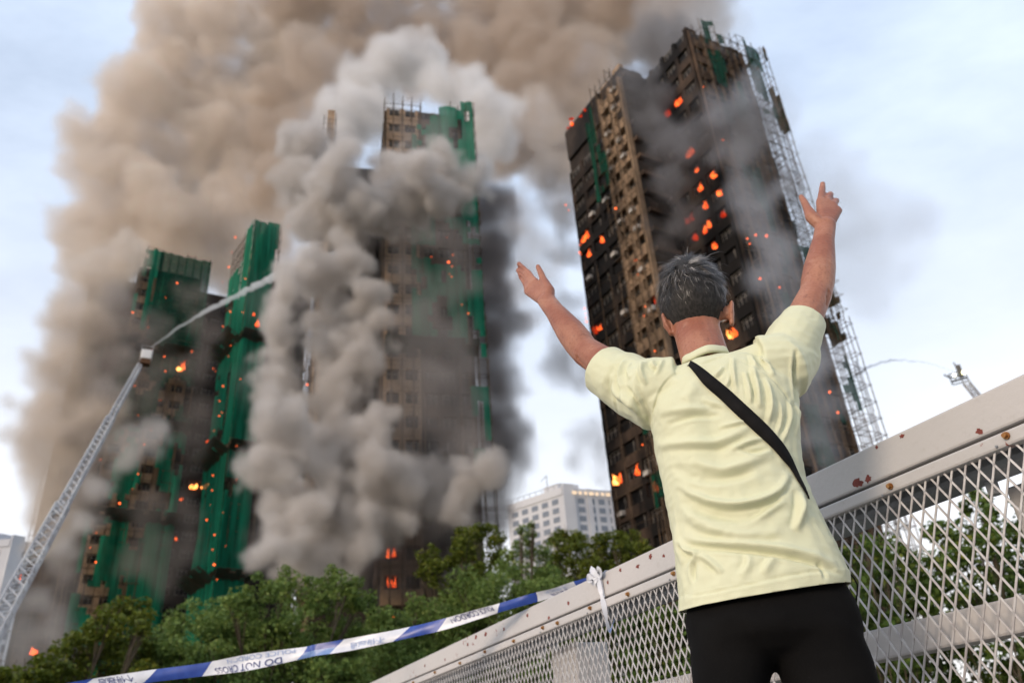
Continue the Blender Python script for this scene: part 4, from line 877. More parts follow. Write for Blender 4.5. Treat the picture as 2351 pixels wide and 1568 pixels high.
smoke('grey smoke boiling out between the wings of the brown tower', [(1450, 170, 76, 40), (1480, 230, 77, 46), (1510, 280, 76, 46), (1540, 330, 74, 46), (1590, 330, 71, 40), (1640, 310, 70, 44), (1690, 290, 70, 44), (1720, 340, 70, 44), (1560, 100, 80, 46), (1500, 90, 84, 56), (1620, 140, 82, 40), (1740, 270, 72, 40), (1540, 420, 73, 40), (1570, 500, 74, 36), (1530, 540, 76, 30)], (.36, .35, .355), .20, .5, 109, ((4, 1.5), (1.6, .7)), 12, grow=1.2)
smoke('black smoke in the gap between the wings of the brown tower', [(1500, 260, 79, 40), (1520, 340, 78, 44), (1530, 430, 78, 44), (1545, 520, 78, 40), (1560, 600, 78, 40), (1570, 680, 78, 36), (1600, 400, 74, 40), (1620, 500, 74, 36), (1560, 300, 75, 40), (1600, 220, 75, 36)], (.22, .21, .21), .10, .6, 118, ((4, 1.5), (1.6, .7)), 10)
smoke('grey smoke streaming off the roof of the brown tower', [(1560, 40, 86, 60), (1620, 70, 86, 60), (1670, 130, 86, 56), (1710, 210, 86, 50), (1740, 280, 86, 46), (1640, 10, 88, 60), (1770, 340, 86, 46), (1500, 50, 88, 60), (1800, 420, 87, 46)], (.58, .57, .57), .055, .7, 119, ((5, 1.8), (2, .9)), 11, gv=.7, amp=2.4, nscale=.18)
smoke('thin pale smoke drifting off the right side of the brown tower', [(1690, 180, 86, 80), (1760, 270, 88, 90), (1830, 370, 90, 110), (1910, 430, 92, 120), (1990, 500, 94, 110), (1860, 520, 90, 110), (1800, 460, 88, 90), (1940, 590, 92, 110), (2060, 590, 95, 90), (1760, 560, 86, 70), (1880, 650, 90, 80), (1660, 90, 92, 80), (1640, 30, 100, 80), (2100, 500, 96, 80), (1990, 690, 93, 70)], (.74, .735, .74), .032, .8, 110, ((7, 2.6), (2.6, 1.3), (1.2, .5)), 12, aniso=.4)
smoke('blue grey smoke veil hanging on the scaffolded face of the brown tower', S3([(1700, 420, 44), (1740, 490, 44), (1770, 560, 50), (1760, 640, 50), (1800, 620, 46), (1700, 340, 44), (1820, 720, 50), (1850, 820, 56), (1870, 920, 56), (1650, 250, 40), (1700, 230, 40), (1790, 450, 36), (1850, 1000, 50), (1890, 1020, 46)], 68.5), (.66, .67, .71), .12, .5, 111, ((4, 1.4), (1.6, .7)), 10, grow=1.15)
left = [(225, 655, 40), (180, 700, 40), (160, 770, 44), (150, 850, 46), (180, 900, 44), (110, 960, 46), (70, 980, 26), (150, 1010, 50), (120, 1060, 44), (150, 1120, 44), (110, 1180, 36), (100, 1240, 30), (215, 760, 40), (230, 960, 40), (160, 1200, 30), (95, 1010, 40), (240, 620, 36), (300, 590, 30)]
smoke('beige grey smoke wrapping the left edge of the dark green tower', [(x, y, 112, r*1.7) for x, y, r in left], (.82, .75, .68), .24, .6, 112, ((5, 1.7), (2.0, .75), (.9, .25)), 12, 3)
smoke('dark grey smoke in front of the dark green tower', S3([(265, 690, 46), (275, 760, 52), (250, 830, 56), (235, 900, 50), (215, 1090, 50), (190, 1150, 50), (170, 1240, 50), (150, 1300, 50), (140, 1370, 50), (190, 1010, 44), (130, 1440, 50), (250, 980, 40), (220, 1180, 36)], 107), (.46, .42, .40), .17, .6, 113, ((5, 1.6), (2.0, .75)), 12, 3)
smoke('light smoke puff drifting across the dark green netting', [(320, 1010, 104, 46), (345, 980, 104, 38), (295, 1030, 104, 38), (350, 1020, 104, 34), (280, 1060, 104, 32), (230, 1130, 104, 30), (180, 1200, 102, 30), (150, 1240, 102, 30)], (.84, .82, .81), .20, .4, 114, ((4, 1.3), (1.6, .6)), 12)
smoke('dark brown smoke between the two netted towers', S3([(450, 690, 44), (470, 760, 44), (460, 840, 46), (450, 930, 46), (440, 1010, 46), (420, 1090, 40), (430, 1180, 46), (420, 1260, 46), (400, 1330, 46), (340, 850, 56), (330, 1180, 56), (340, 1270, 56), (350, 750, 50), (330, 930, 50)], 107), (.48, .42, .385), .065, .7, 115, ((5, 1.5), (2.0, .65)), 10)
smoke('white water mist rising beside the foot of the ladder', [(20, 1400, 62, 44), (60, 1430, 62, 44), (100, 1460, 64, 44), (30, 1480, 62, 50), (90, 1510, 64, 50), (140, 1500, 66, 36), (20, 1540, 62, 50), (75, 1370, 80, 26), (95, 1320, 82, 22), (110, 1280, 84, 20), (60, 1370, 70, 30)], (.90, .88, .86), .09, .5, 116, ((4, 1.2), (1.6, .5)), 10, name='water_mist')
# ------------------------------------------------------------------ the man
FA = math.radians(12.0); YM = Vector((math.sin(FA), math.cos(FA), 0)); XM = Vector((math.cos(FA), -math.sin(FA), 0))
def pm(px, py, f):
    d = ray(px, py); return CAM + d*(f/d.dot(YM))
def reach(px, py, prev, ln):
    """point on that sight line, ahead of prev, at limb length ln"""
    d = ray(px, py); best = None; f0 = (prev - CAM).dot(YM)
    for i in range(400):
        f = f0 + i*.002; q = CAM + d*(f/d.dot(YM))
        if (q - prev).length >= ln: return q
    return CAM + d*((f0+.2)/d.dot(YM))
FC = 1.85
c1_ = lambda x, y: ((1280+.20408*x)/1.1059, (640+.20408*y)/1.1059)
c2_ = lambda x, y: ((1960+.25505*x)/1.1059, (440+.25505*y)/1.1059)
c3_ = lambda x, y: ((1620+.21676*x)/1.1059, (620+.21676*y)/1.1059)
c4_ = lambda x, y: ((1500+.28066*x)/1.1059, (860+.28066*y)/1.1059)
c5_ = lambda x, y: ((1640+.3086*x)/1.1059, (1250+.3086*y)/1.1059)
SL = pm(1492, 900, FC+.01); SRr = pm(1795, 838, FC+.01)
EL = reach(*c1_(1010, 1235), SL, .285); ER = reach(*c2_(440, 1190), SRr, .285)
WL = reach(*c1_(555, 640), EL, .245); WR = reach(*c2_(530, 555), ER, .245)
foot_c = pm(1775, 1380, FC); base = Vector((foot_c.x, foot_c.y, 0))
man = thing('person', base, 'man in pale lime t-shirt and black shorts raising both arms, seen from behind', 'person')
m_skin = bpy.data.materials.new('skin'); m_skin.use_nodes = True
def skin_nodes(m):
    n = m.node_tree; b = n.nodes['Principled BSDF']; t = n.nodes.new('ShaderNodeTexCoord')
    b.inputs['Roughness'].default_value = .48; b.inputs['Specular IOR Level'].default_value = .4
    b.inputs['Subsurface Weight'].default_value = .06; b.inputs['Subsurface Radius'].default_value = (.010, .004, .002); b.inputs['Subsurface Scale'].default_value = 1.0
    def nz_(s, d):
        q = n.nodes.new('ShaderNodeTexNoise'); q.inputs['Scale'].default_value = s; q.inputs['Detail'].default_value = d; n.links.new(t.outputs['Object'], q.inputs['Vector']); return q.outputs['Fac']
    def mix_(f, lo, hi, A, B, top=1):
        r = n.nodes.new('ShaderNodeMapRange'); r.inputs['From Min'].default_value = lo; r.inputs['From Max'].default_value = hi; r.inputs['To Max'].default_value = top; n.links.new(f, r.inputs['Value'])
        x = n.nodes.new('ShaderNodeMix'); x.data_type = 'RGBA'; n.links.new(r.outputs[0], x.inputs['Factor'])
        for k, q in (('A', A), ('B', B)):
            if isinstance(q, tuple): x.inputs[k].default_value = (*q, 1)
            else: n.links.new(q, x.inputs[k])
        return x.outputs['Result']
    c = mix_(nz_(11, 4), .34, .66, (.40, .185, .115), (.27, .095, .055)); c = mix_(nz_(170, 3), .52, .70, c, (.22, .08, .05), .5); c = mix_(nz_(48, 3), .64, .70, c, (.18, .07, .045), .55); c = mix_(nz_(26, 5), .60, .72, c, (.46, .25, .17), .4)
    n.links.new(c, b.inputs['Base Color'])
    bp = n.nodes.new('ShaderNodeBump'); bp.inputs['Strength'].default_value = .6; bp.inputs['Distance'].default_value = .003; n.links.new(nz_(120, 6), bp.inputs['Height']); n.links.new(bp.outputs[0], b.inputs['Normal'])
skin_nodes(m_skin)

bb = MB()
# arms: upper arm, elbow, forearm with its belly near the elbow, wrist
def arm(S, E, W, inner):
    fa = (W - E)
    bb.tube([S.lerp(E, -.1), S, S.lerp(E, .35), S.lerp(E, .72), E], [.042, .045, .046, .045, .042], 16)
    bb.tube([E, E.lerp(W, .18), E.lerp(W, .38), E.lerp(W, .6), E.lerp(W, .82), W, W + fa.normalized()*.02],
            [.041, .0435, .042, .036, .0295, (.0285, .0225), (.028, .021)], 16, flat=inner)
    dn = Vector((0, 0, -1)); q = (E - S).normalized(); back = (q*.8 - fa.normalized()*.8 + dn*.6).normalized()
    bb.tube([E + back*.018 - fa.normalized()*.01, E + back*.032], [.026, .017], 10)
# hands: palm block, thumb and four fingers with knuckles
def hand(W, knuckles, chains, thumb, rad, palm_r=.0125):
    for k in knuckles: bb.tube([W, W.lerp(k, .5), k], [.020, .0165, palm_r], 10)
    for i in range(len(knuckles)-1):
        bb.tube([W.lerp((knuckles[i]+knuckles[i+1])/2, .25), (knuckles[i]+knuckles[i+1])/2], [.019, .0125], 10)
        bb.tube([knuckles[i], knuckles[i+1]], palm_r*.98, 8)
    for k, ch, r in zip(knuckles, chains, rad):
        P = [k] + ch; R = [r*1.08] + [r*x for x in (1.0, .93, .80)[:len(ch)]]
        Q = [P[0]]; RR = [R[0]]
        for i in range(1, len(P)):
            Q += [P[i-1].lerp(P[i], .5), P[i]]; RR += [(R[i-1]+R[i])/2*.93, R[i]]
        bb.tube(Q, RR, 10)
    bb.tube([W.lerp(thumb[0], .1)] + thumb, [.019, .0185, .0120, .0105, .0082][:len(thumb)+1], 10)
arm(SL, EL, WL, XM); arm(SRr, ER, WR, XM)
fl_ = (WL - CAM).dot(YM); fr_ = (WR - CAM).dot(YM)
def HL(x, y, d): return pm(*c1_(x, y), fl_ + d)
def HR(x, y, d): return pm(*c2_(x, y), fr_ + d)
kl = [HL(385, 365, .055), HL(330, 400, .060), HL(300, 440, .062), HL(290, 490, .058)]
hand(WL, kl, [[HL(300, 262, .080), HL(238, 205, .094), HL(186, 150, .104)], [HL(252, 305, .090), HL(205, 262, .106), HL(176, 228, .118)], [HL(246, 355, .092), HL(216, 318, .110), HL(200, 288, .122)], [HL(268, 410, .088), HL(250, 360, .102), HL(236, 320, .112)]],
     [HL(560, 480, .010), HL(492, 345, .028), HL(455, 255, .036), HL(420, 180, .042)], [.0112, .0112, .0104, .0092])
kr = [HR(480, 285, .040), HR(548, 282, .046), HR(608, 315, .045), HR(655, 375, .040)]
hand(WR, kr, [[HR(497, 205, .062), HR(503, 150, .078), HR(505, 108, .088)], [HR(572, 228, .074), HR(582, 212, .100), HR(578, 240, .118)], [HR(634, 285, .070), HR(640, 275, .092), HR(632, 300, .106)], [HR(672, 372, .062), HR(668, 385, .078), HR(655, 400, .088)]],
     [HR(392, 432, .004), HR(350, 345, .016), HR(322, 285, .026), HR(290, 235, .034)], [.0110, .0112, .0106, .0094])
# torso under the shirt, hips, legs
def ring(C, A, B, n=28, ex=2.3):
    out = []
    for i in range(n):
        t = 2*math.pi*i/n; c, s = math.cos(t), math.sin(t)
        out.append(C + A*(math.copysign(abs(c)**(2/ex), c)) + B*(math.copysign(abs(s)**(2/ex), s)))
    return out
TR = [((1560, 1430), (1956, 1372), .136), ((1560, 1380), (1950, 1318), .136), ((1550, 1290), (1922, 1255), .124), ((1540, 1210), (1888, 1190), .122), ((1520, 1110), (1850, 1105), .118), ((1502, 1030), (1838, 1020), .116), ((1492, 970), (1836, 950), .115), ((1496, 915), (1832, 890), .108), ((1510, 884), (1800, 852), .090), ((1536, 866), (1745, 828), .074), ((1562, 854), (1690, 824), .060)]
def torso(mb, grow, z_extra=()):
    R = []
    for (l, r, b_) in TR:
        pl, pr_ = pm(*l, FC), pm(*r, FC); C = (pl + pr_)/2; A = (pr_ - pl)/2*grow
        lean = YM*(.0)
        R.append(ring(C + lean, A, YM*b_*grow))
    mb.rings(R)
torso(bb, .80)
HIP = (pm(1566, 1380, FC) + pm(1944, 1318, FC))/2; CRO = pm(1775, 1500, FC)
neck0 = pm(1622, 838, FC+.0); 
hl, hr2 = pm(*c3_(350, 900), FC+.035), pm(*c3_(1050, 800), FC+.035)
HX = (hr2 - hl).normalized(); HF = (YM*1.0 + UP*.16); HF = (HF - HX*HF.dot(HX)).normalized(); HU = HX.cross(HF).normalized()
HC = pm(*c3_(632, 640), FC+.045)          # middle of the skull
def hp(x, y, z): return HC + HX*x + HF*y + HU*z
bb.tube([neck0 - UP*.05, neck0 + UP*.01, hp(0, -.015, -.10), hp(0, 0, -.04)], [.066, .060, .060, .066], 18)
S_ = []
for i in range(11):                                           # skull
    t = -1 + 2*i/10; rr = math.sqrt(max(0, 1 - t*t)); S_.append([hp(.082*max(rr, .12)*math.cos(a_*2*math.pi/24), .012 + .098*max(rr, .12)*math.sin(a_*2*math.pi/24),   .118*t*.98) for a_ in range(24)])
bb.rings(S_)
bb.tube([hp(0, .035, -.05), hp(0, .062, -.105)], [(.062, .055), (.040, .034)], 16, flat=HX)      # jaw
bb.tube([hp(0, .098, -.005), hp(0, .124, -.045), hp(0, .108, -.052)], [.009, .014, .012], 8)      # nose
bb.tube([hp(-.035, .100, .018), hp(0, .108, .016), hp(.035, .100, .018)], .010, 8)                 # brow
bb.tube([hp(-.022, .101, -.078), hp(.022, .101, -.078)], .008, 8)                                  # lips
for s in (-1, 1): bb.tube([hp(s*.05, .075, -.03), hp(s*.045, .085, -.05)], .022, 8)
def ear(px_top, px_mid, px_bot, s):
    t, m_, b_ = (pm(*c3_(*q), (HC - CAM).dot(YM) - .004) + HX*(s*.006) for q in (px_top, px_mid, px_bot))
    bb.tube([t, m_ + HX*s*.003, b_], [(.017, .006), (.018, .0065), (.011, .0065)], 12, flat=HF)
    bb.tube([m_, m_ - HX*s*.03 + HF*.006], [(.012, .02), (.010, .018)], 10, flat=HF)
ear((322, 840), (365, 930), (415, 1045), -1); ear((1068, 700), (1052, 800), (1072, 940), 1)
hipL, hipR = pm(1660, 1440, FC), pm(1870, 1420, FC)
for s, h in ((-1, hipL), (1, hipR)):
    fx = base + XM*(s*.13) ; kn = Vector((fx.x, fx.y, .47)) + YM*.02; an = Vector((fx.x, fx.y, .09)) - YM*.02
    h = h.lerp((hipL+hipR)/2, .22); bb.tube([h + UP*.04, h.lerp(kn, .4), kn + UP*.08, kn, kn.lerp(an, .3), kn.lerp(an, .8), an], [.066, .066, .06, .056, .055, .038, .036], 16)
    bb.tube([an, an - UP*.05 + YM*.03, an - UP*.06 + YM*.13], [.038, .038, .028], 10)
me = remeshed(bb, .0034, 5, .5)
# knuckle and elbow creases, neck folds
co, no = get_co(me), get_no(me)
def groove(co, no, pts, wd, amp, facing=True):
    P = np.array([tuple(p) for p in pts]); d = np.full(len(co), 1e9)
    for a_, b_ in zip(P[:-1], P[1:]):
        ab = b_-a_; t = np.clip(((co-a_)@ab)/(ab@ab), 0, 1); d = np.minimum(d, np.linalg.norm(co - (a_ + t[:, None]*ab), axis=1))
    return co + no*(amp*np.exp(-(d/wd)**2))[:, None]
fn = FC - .04
for yy, am in ((1195, -.0035), (1255, -.0035), (1300, -.004)): co = groove(co, no, [pm(*c3_(545, yy+25), fn-.02), pm(*c3_(640, yy), fn-.025), pm(*c3_(800, yy-10), fn-.02)], .0045, am)
for pts in ([(395, 330), (270, 240), (175, 190)], [(330, 400), (230, 290), (180, 255)], [(300, 450), (225, 335), (200, 310)]):
    co = groove(co, no, [HL(*q, .06 + .02*i) for i, q in enumerate(pts)], .0045, -.006)                # gaps between the fingers
for (x, y, d) in ((375, 370, .045), (330, 410, .05), (300, 450, .05)): co = groove(co, no, [HL(x-12, y+14, d), HL(x+14, y-10, d)], .006, .003)
for pts in ([(525, 285), (535, 240)], [(592, 300), (608, 262)], [(645, 345), (660, 325)]): co = groove(co, no, [HR(*q, .04) for q in pts], .004, -.005)
for k in range(4): co = groove(co, no, [HR(500+12*k+k*k*3, 300+14*k, .03), HR(505+8*k, 430+10*k, .0)], .004, .0022)
for (x, y) in ((985, 1310), (960, 1350)): co = groove(co, no, [pm(*c1_(x-50, y-40), (EL-CAM).dot(YM)-.03), pm(*c1_(x+40, y+70), (EL-CAM).dot(YM)-.03)], .005, -.004)
for (x, y) in ((545, 1240), (525, 1300)): co = groove(co, no, [pm(*c2_(x+20, y-60), (ER-CAM).dot(YM)-.03), pm(*c2_(x-10, y+60), (ER-CAM).dot(YM)-.03)], .006, -.004)
set_co(me, co); me.materials.append(m_skin); me.polygons.foreach_set('use_smooth', [True]*len(me.polygons)); me.name = 'body'
body = link('body', me, man)
m_eye = mat('eye_dark', (.02, .015, .012), .2, spec=.6)
for s in (-1, 1):
    b = MB(); b.tube([hp(s*.032, .098, -.002), hp(s*.032, .104, -.002)], .009, 8); b.build('eye', m_eye, man, True)

# shirt
m_shirt = bpy.data.materials.new('lime_jersey'); m_shirt.use_nodes = True
def shirt_nodes(m):
    n = m.node_tree; b = n.nodes['Principled BSDF']; t = n.nodes.new('ShaderNodeTexCoord')
    b.inputs['Roughness'].default_value = .62; b.inputs['Specular IOR Level'].default_value = .3; b.inputs['Sheen Weight'].default_value = .12
    q = n.nodes.new('ShaderNodeTexNoise'); q.inputs['Scale'].default_value = 9; q.inputs['Detail'].default_value = 4; n.links.new(t.outputs['Object'], q.inputs['Vector'])
    x = n.nodes.new('ShaderNodeMix'); x.data_type = 'RGBA'; x.inputs['A'].default_value = (.70, .705, .50, 1); x.inputs['B'].default_value = (.66, .675, .46, 1); n.links.new(q.outputs['Fac'], x.inputs['Factor'])
    # knitted eyelets
    v = n.nodes.new('ShaderNodeTexVoronoi'); v.inputs['Scale'].default_value = 290; v.inputs['Randomness'].default_value = .25; n.links.new(t.outputs['Object'], v.inputs['Vector'])
    r = n.nodes.new('ShaderNodeMapRange'); r.inputs['From Min'].default_value = .12; r.inputs['From Max'].default_value = .35; n.links.new(v.outputs['Distance'], r.inputs['Value'])
    bp = n.nodes.new('ShaderNodeBump'); bp.inputs['Strength'].default_value = .35; bp.inputs['Distance'].default_value = .0012; n.links.new(r.outputs[0], bp.inputs['Height']); n.links.new(bp.outputs[0], b.inputs['Normal'])
    n.links.new(x.outputs['Result'], b.inputs['Base Color'])
    tl = n.nodes.new('ShaderNodeBsdfTranslucent'); n.links.new(x.outputs['Result'], tl.inputs[0]); ms = n.nodes.new('ShaderNodeMixShader'); ms.inputs[0].default_value = .10
    n.links.new(b.outputs[0], ms.inputs[1]); n.links.new(tl.outputs[0], ms.inputs[2]); n.links.new(ms.outputs[0], n.nodes['Material Output'].inputs[0])
shirt_nodes(m_shirt)
sb = MB(); torso(sb, 1.0)
cl = SL.lerp(EL, .62); cr_ = SRr.lerp(ER, .66)
dl = (EL - SL).normalized(); dr_ = (ER - SRr).normalized()
cL0, cL1 = pm(1402, 806, (cl-CAM).dot(YM)), pm(1386, 902, (cl-CAM).dot(YM)); CL = (cL0+cL1)/2
cR0, cR1 = pm(1814, 712, (cr_-CAM).dot(YM)), pm(1874, 774, (cr_-CAM).dot(YM)); CRR = (cR0+cR1)/2
def sleeve(root_pts, C, d, half, rr):
    sb.tube(root_pts + [C - d*.06, C, C + d*.03], rr + [half*1.18, half*1.13, half*1.13], 22, round_ends=False)
sb.tube([SL.lerp(EL, -.15), SL, SL.lerp(EL, .35), CL], [.07, .072, .066, .060], 18)
sb.tube([SRr.lerp(ER, -.15), SRr, SRr.lerp(ER, .35), CRR], [.07, .072, .066, .058], 18)
sleeve([pm(1560, 895, FC), pm(1500, 905, FC+.005), pm(1455, 893, FC+.06)], CL, dl, (cL0-cL1).length/2, [.085, .092, .078])
sleeve([pm(1745, 850, FC), pm(1790, 845, FC+.005), pm(1818, 815, FC+.05)], CRR, dr_, (cR0-cR1).length/2, [.085, .086, .072])
sb.tube([pm(1480, 892, FC), pm(1560, 893, FC), pm(1622, 878, FC), pm(1700, 856, FC), pm(1790, 820, FC)], [.052, .058, .062, .056, .052], 18)
sb.tube([pm(1622, 895, FC), pm(1622, 872, FC), pm(1622, 858, FC)], [.080, .072, .068], 22, round_ends=False)   # collar
me = remeshed(sb, .0034, 10, .5)
b = bmesh.new(); b.from_mesh(me)
def cut(center, nrm, radius):
    fs = [f for f in b.faces if (f.calc_center_median() - center).length < radius]; ge = set(fs)
    for f in fs: ge.update(f.edges); ge.update(f.verts)
    bmesh.ops.bisect_plane(b, geom=list(ge), plane_co=center, plane_no=nrm, clear_outer=True)
for C_, d_, hf in ((CL, dl, (cL0-cL1).length/2), (CRR, dr_, (cR0-cR1).length/2)):   # open the sleeve ends
    fs = []
    for f in b.faces:
        v = f.calc_center_median() - C_; al = v.dot(d_)
        if -.02 < al < .09 and (v - d_*al).length < hf*1.9: fs.append(f)
    ge = set(fs)
    for f in fs: ge.update(f.edges); ge.update(f.verts)
    bmesh.ops.bisect_plane(b, geom=list(ge), plane_co=C_ + d_*.004, plane_no=d_, clear_outer=True)
for C_, d_ in ():
    bmesh.ops.delete(b, geom=[f for f in b.faces if (f.calc_center_median() - C_).length < .066 and (f.calc_center_median() - C_).dot(d_) > -.006 and f.normal.dot(d_) > .7], context='FACES')
h0, h1 = pm(1566, 1396, FC-.115), pm(1944, 1332, FC-.115); hem_n = (h1-h0).cross(YM).normalized(); hem_n = hem_n if hem_n.z < 0 else -hem_n
hem_n = (hem_n + YM*.10).normalized()
cut((h0+h1)/2, hem_n, .5)
cN = pm(1622, 806, FC-.06)
if 0: cut(cN, (UP*1.0 + YM*.42 + XM*.10).normalized(), .088)
b.to_mesh(me); b.free(); me.update()
# drape: ridges and creases traced over the back in the man's own width and height
co, no = get_co(me), get_no(me); xm = np.array(XM); ym = np.array(YM)
X, Z = co@xm, co[:, 2]; back = np.clip((no@(-ym) + .15)/.5, 0, 1)
def plane(pts, conv, f):
    return [((p.dot(XM)), p.z) for p in (pm(*conv(*q), f) for q in pts)]
def ridge(pts, conv, wd, amp, f=FC-.11, sharp=None, mask=back):
    global co
    P = np.array(plane(pts, conv, f)); 
    if len(P) > 2:                                   # round the polyline off
        for _ in range(2):
            Q = [P[0]]
            for i in range(len(P)-1): Q += [P[i]*.75 + P[i+1]*.25, P[i]*.25 + P[i+1]*.75]
            Q.append(P[-1]); P = np.array(Q)
    n = len(P); D = np.full(len(X), 1e9); S = np.zeros(len(X)); TT = np.zeros(len(X)); pt = np.stack([X, Z], 1)
    for i in range(n-1):
        a_, b_ = P[i], P[i+1]; ab = b_-a_; t = np.clip(((pt-a_)@ab)/(ab@ab+1e-12), 0, 1); q = pt - (a_ + t[:, None]*ab); d = np.linalg.norm(q, axis=1)
        m_ = d < D; D[m_] = d[m_]; S[m_] = np.sign((ab[0]*q[:, 1] - ab[1]*q[:, 0]))[m_]; TT[m_] = ((i + t)/(n-1))[m_]
    fade = np.sin(np.pi*np.clip(TT, 0, 1))**1.5*1.15
    if sharp is None: prof = np.exp(-(D/wd)**2) - .4*np.exp(-((D*S + 1.45*wd)/(.75*wd))**2)
    else: prof = np.where(S*sharp > 0, np.exp(-(D/wd)**2), -np.exp(-(D/(wd*.4))**2)*.55)     # overhanging crease
    co = co + no*(prof*fade*mask*amp)[:, None]
ridge([(1050, 200), (1080, 700), (1180, 1300)], c4_, .030, -.006)          # spine
ridge([(640, 420), (700, 600), (760, 760)], c4_, .045, .009); ridge([(1500, 350), (1560, 560), (1560, 740)], c4_, .045, .008)   # shoulder blades
for pts, wd, amp in [([(1290, 120), (1285, 300), (1325, 500)], .008, .0075), ([(1455, 170), (1500, 420), (1520, 650)], .0085, .0085), ([(1575, 320), (1625, 560), (1600, 780)], .0085, .0075), ([(1800, 470), (1805, 700), (1725, 930)], .007, .006), ([(1700, 520), (1720, 720), (1680, 850)], .006, .004),
        ([(1110, 340), (1160, 300), (1200, 230)], .008, .006), ([(1390, 270), (1430, 480), (1440, 600)], .007, .0065), ([(1210, 450), (1260, 360), (1250, 260)], .006, .0045), ([(1530, 60), (1600, 200), (1660, 300)], .009, .007), ([(1440, 60), (1470, 180), (1520, 260)], .008, .006), ([(1870, 20), (1850, 260), (1895, 560)], .008, -.010), ([(1900, 300), (1880, 600), (1860, 820)], .008, .006),
        ([(680, 745), (900, 705), (1180, 690)], .010, -.0055), ([(620, 640), (900, 640), (1120, 620)], .012, .004), ([(560, 880), (800, 930), (1100, 955), (1300, 890), (1440, 790)], .016, .0085), ([(900, 1080), (1150, 1200), (1400, 1150), (1650, 1000)], .018, .0075), ([(700, 1100), (960, 1270), (1250, 1290), (1500, 1200)], .016, -.005),
        ([(760, 1260), (960, 1430), (1250, 1530), (1560, 1480), (1740, 1340), (1795, 1170)], .012, .011), ([(820, 1400), (1000, 1560), (1300, 1640), (1600, 1580)], .018, -.008), ([(1250, 1010), (1450, 930), (1560, 900)], .009, .006), ([(1150, 800), (1330, 770), (1420, 740)], .008, .005), ([(1330, 1000), (1480, 1040), (1620, 980)], .008, -.005), ([(1000, 520), (1120, 590), (1260, 610)], .012, .004), ([(930, 380), (920, 480), (850, 560)], .02, .004)]:
    ridge(pts, c4_, wd*.66, amp*1.3)
for pts, wd, amp in [([(300, 150), (250, 280), (300, 480), (400, 640)], .008, .008), ([(480, 240), (460, 360), (520, 480)], .009, .007), ([(580, 230), (560, 300), (640, 330)], .008, .006), ([(180, 260), (190, 420), (330, 560), (480, 740)], .010, .007), ([(300, 430), (380, 560), (500, 700)], .009, -.006), ([(660, 230), (650, 300), (600, 400)], .007, .005), ([(360, 200), (340, 300), (370, 400)], .007, .004), ([(430, 480), (500, 620), (540, 760)], .009, -.004)]:
    ridge(pts, c4_, wd*.72, amp*1.4, FC-.04, None, np.clip((no@(-ym) + .5)/.5, 0, 1))
for pts, wd, amp in [([(1280, -40), (1290, 120), (1230, 320)], .012, .009), ([(1150, 60), (1000, 180), (860, 260)], .010, .005), ([(300, 130), (480, 290), (800, 370), (1150, 330)], .016, .006), ([(270, 340), (330, 460), (440, 490), (340, 590)], .008, .008), ([(440, 500), (520, 560), (640, 680)], .010, .006), ([(400, 560), (380, 640), (400, 720)], .008, -.005), ([(830, 500), (860, 600), (780, 720)], .012, .004), ([(1060, 540), (1000, 620), (960, 700)], .012, .004), ([(1420, 560), (1460, 640), (1470, 720)], .007, -.004), ([(230, 200), (250, 400), (300, 560)], .010, .004)]:
    ridge(pts, c5_, wd*.68, amp*1.5)
ridge([(270, 325), (440, 405), (800, 440), (1200, 495), (1450, 545), (1630, 625)], c5_, .011, .011)
ridge([(270, 345), (440, 443), (800, 482), (1200, 538), (1450, 592), (1630, 665)], c5_, .007, -.010)
# seams: raglan sleeves, hem band, cuffs, collar rib
for pts, cv in [([(860, 215), (700, 310), (590, 450), (530, 680), (512, 860)], c4_), ([(1250, 110), (1480, 220), (1640, 330), (1790, 480), (1830, 590), (1885, 630)], c4_), ([(940, 225), (1060, 170), (1150, 120), (1240, 105)], c4_), ([(310, 800), (400, 848), (800, 790), (1460, 640), (1640, 650)], c5_), ([(165, 180), (140, 330), (190, 520)], c4_)]:
    ridge(pts, cv, .0030, -.0032)
hm = ((co - np.array((h0+h1)/2))@np.array(hem_n)); co += no*np.where(hm > -.026, .0018, 0)[:, None]
# fine irregular crumpling
cr2 = np.array([noise.noise(Vector(c)*26) + .6*noise.noise(Vector(c)*55) + .9*(.35 - abs(noise.noise(Vector((c[0]*22, c[1]*22, c[2]*48)))))for c in co]); co += no*(cr2*.0019)[:, None]
set_co(me, co); me.polygons.foreach_set('use_smooth', [True]*len(me.polygons)); me.name = 'shirt'; me.materials.append(m_shirt)
shirt = link('shirt', me, man); bv = BVHTree.FromObject(shirt, bpy.context.evaluated_depsgraph_get())
sm = shirt.modifiers.new('cloth', 'SOLIDIFY'); sm.thickness = .0022; sm.offset = -1

# ribbed neckband
nb_ = [pm(*c3_(535, 1375), FC-.012), pm(*c3_(640, 1300), FC-.052), pm(*c3_(810, 1222), FC-.066), pm(*c3_(960, 1225), FC-.045), pm(*c3_(1035, 1262), FC-.005)]
cc_ = (nb_[0] + nb_[4])/2; nb_ += [cc_ + YM*.055 + XM*.035 - UP*.022, cc_ + YM*.07 - UP*.032, cc_ + YM*.055 - XM*.035 - UP*.028]
def loop_cat(P, m=7):
    out = []; n = len(P)
    for i in range(n):
        a_, p0, p1, d_ = P[i-1], P[i], P[(i+1) % n], P[(i+2) % n]
        for q in range(m): t = q/m; out.append(.5*((2*p0) + (p1-a_)*t + (2*a_-5*p0+4*p1-d_)*t*t + (3*p0-a_-3*p1+d_)*t**3))
    return out
lp = loop_cat(nb_); cb_ = MB(); n_ = len(lp); ctr = sum(lp, Vector())/n_; V = []
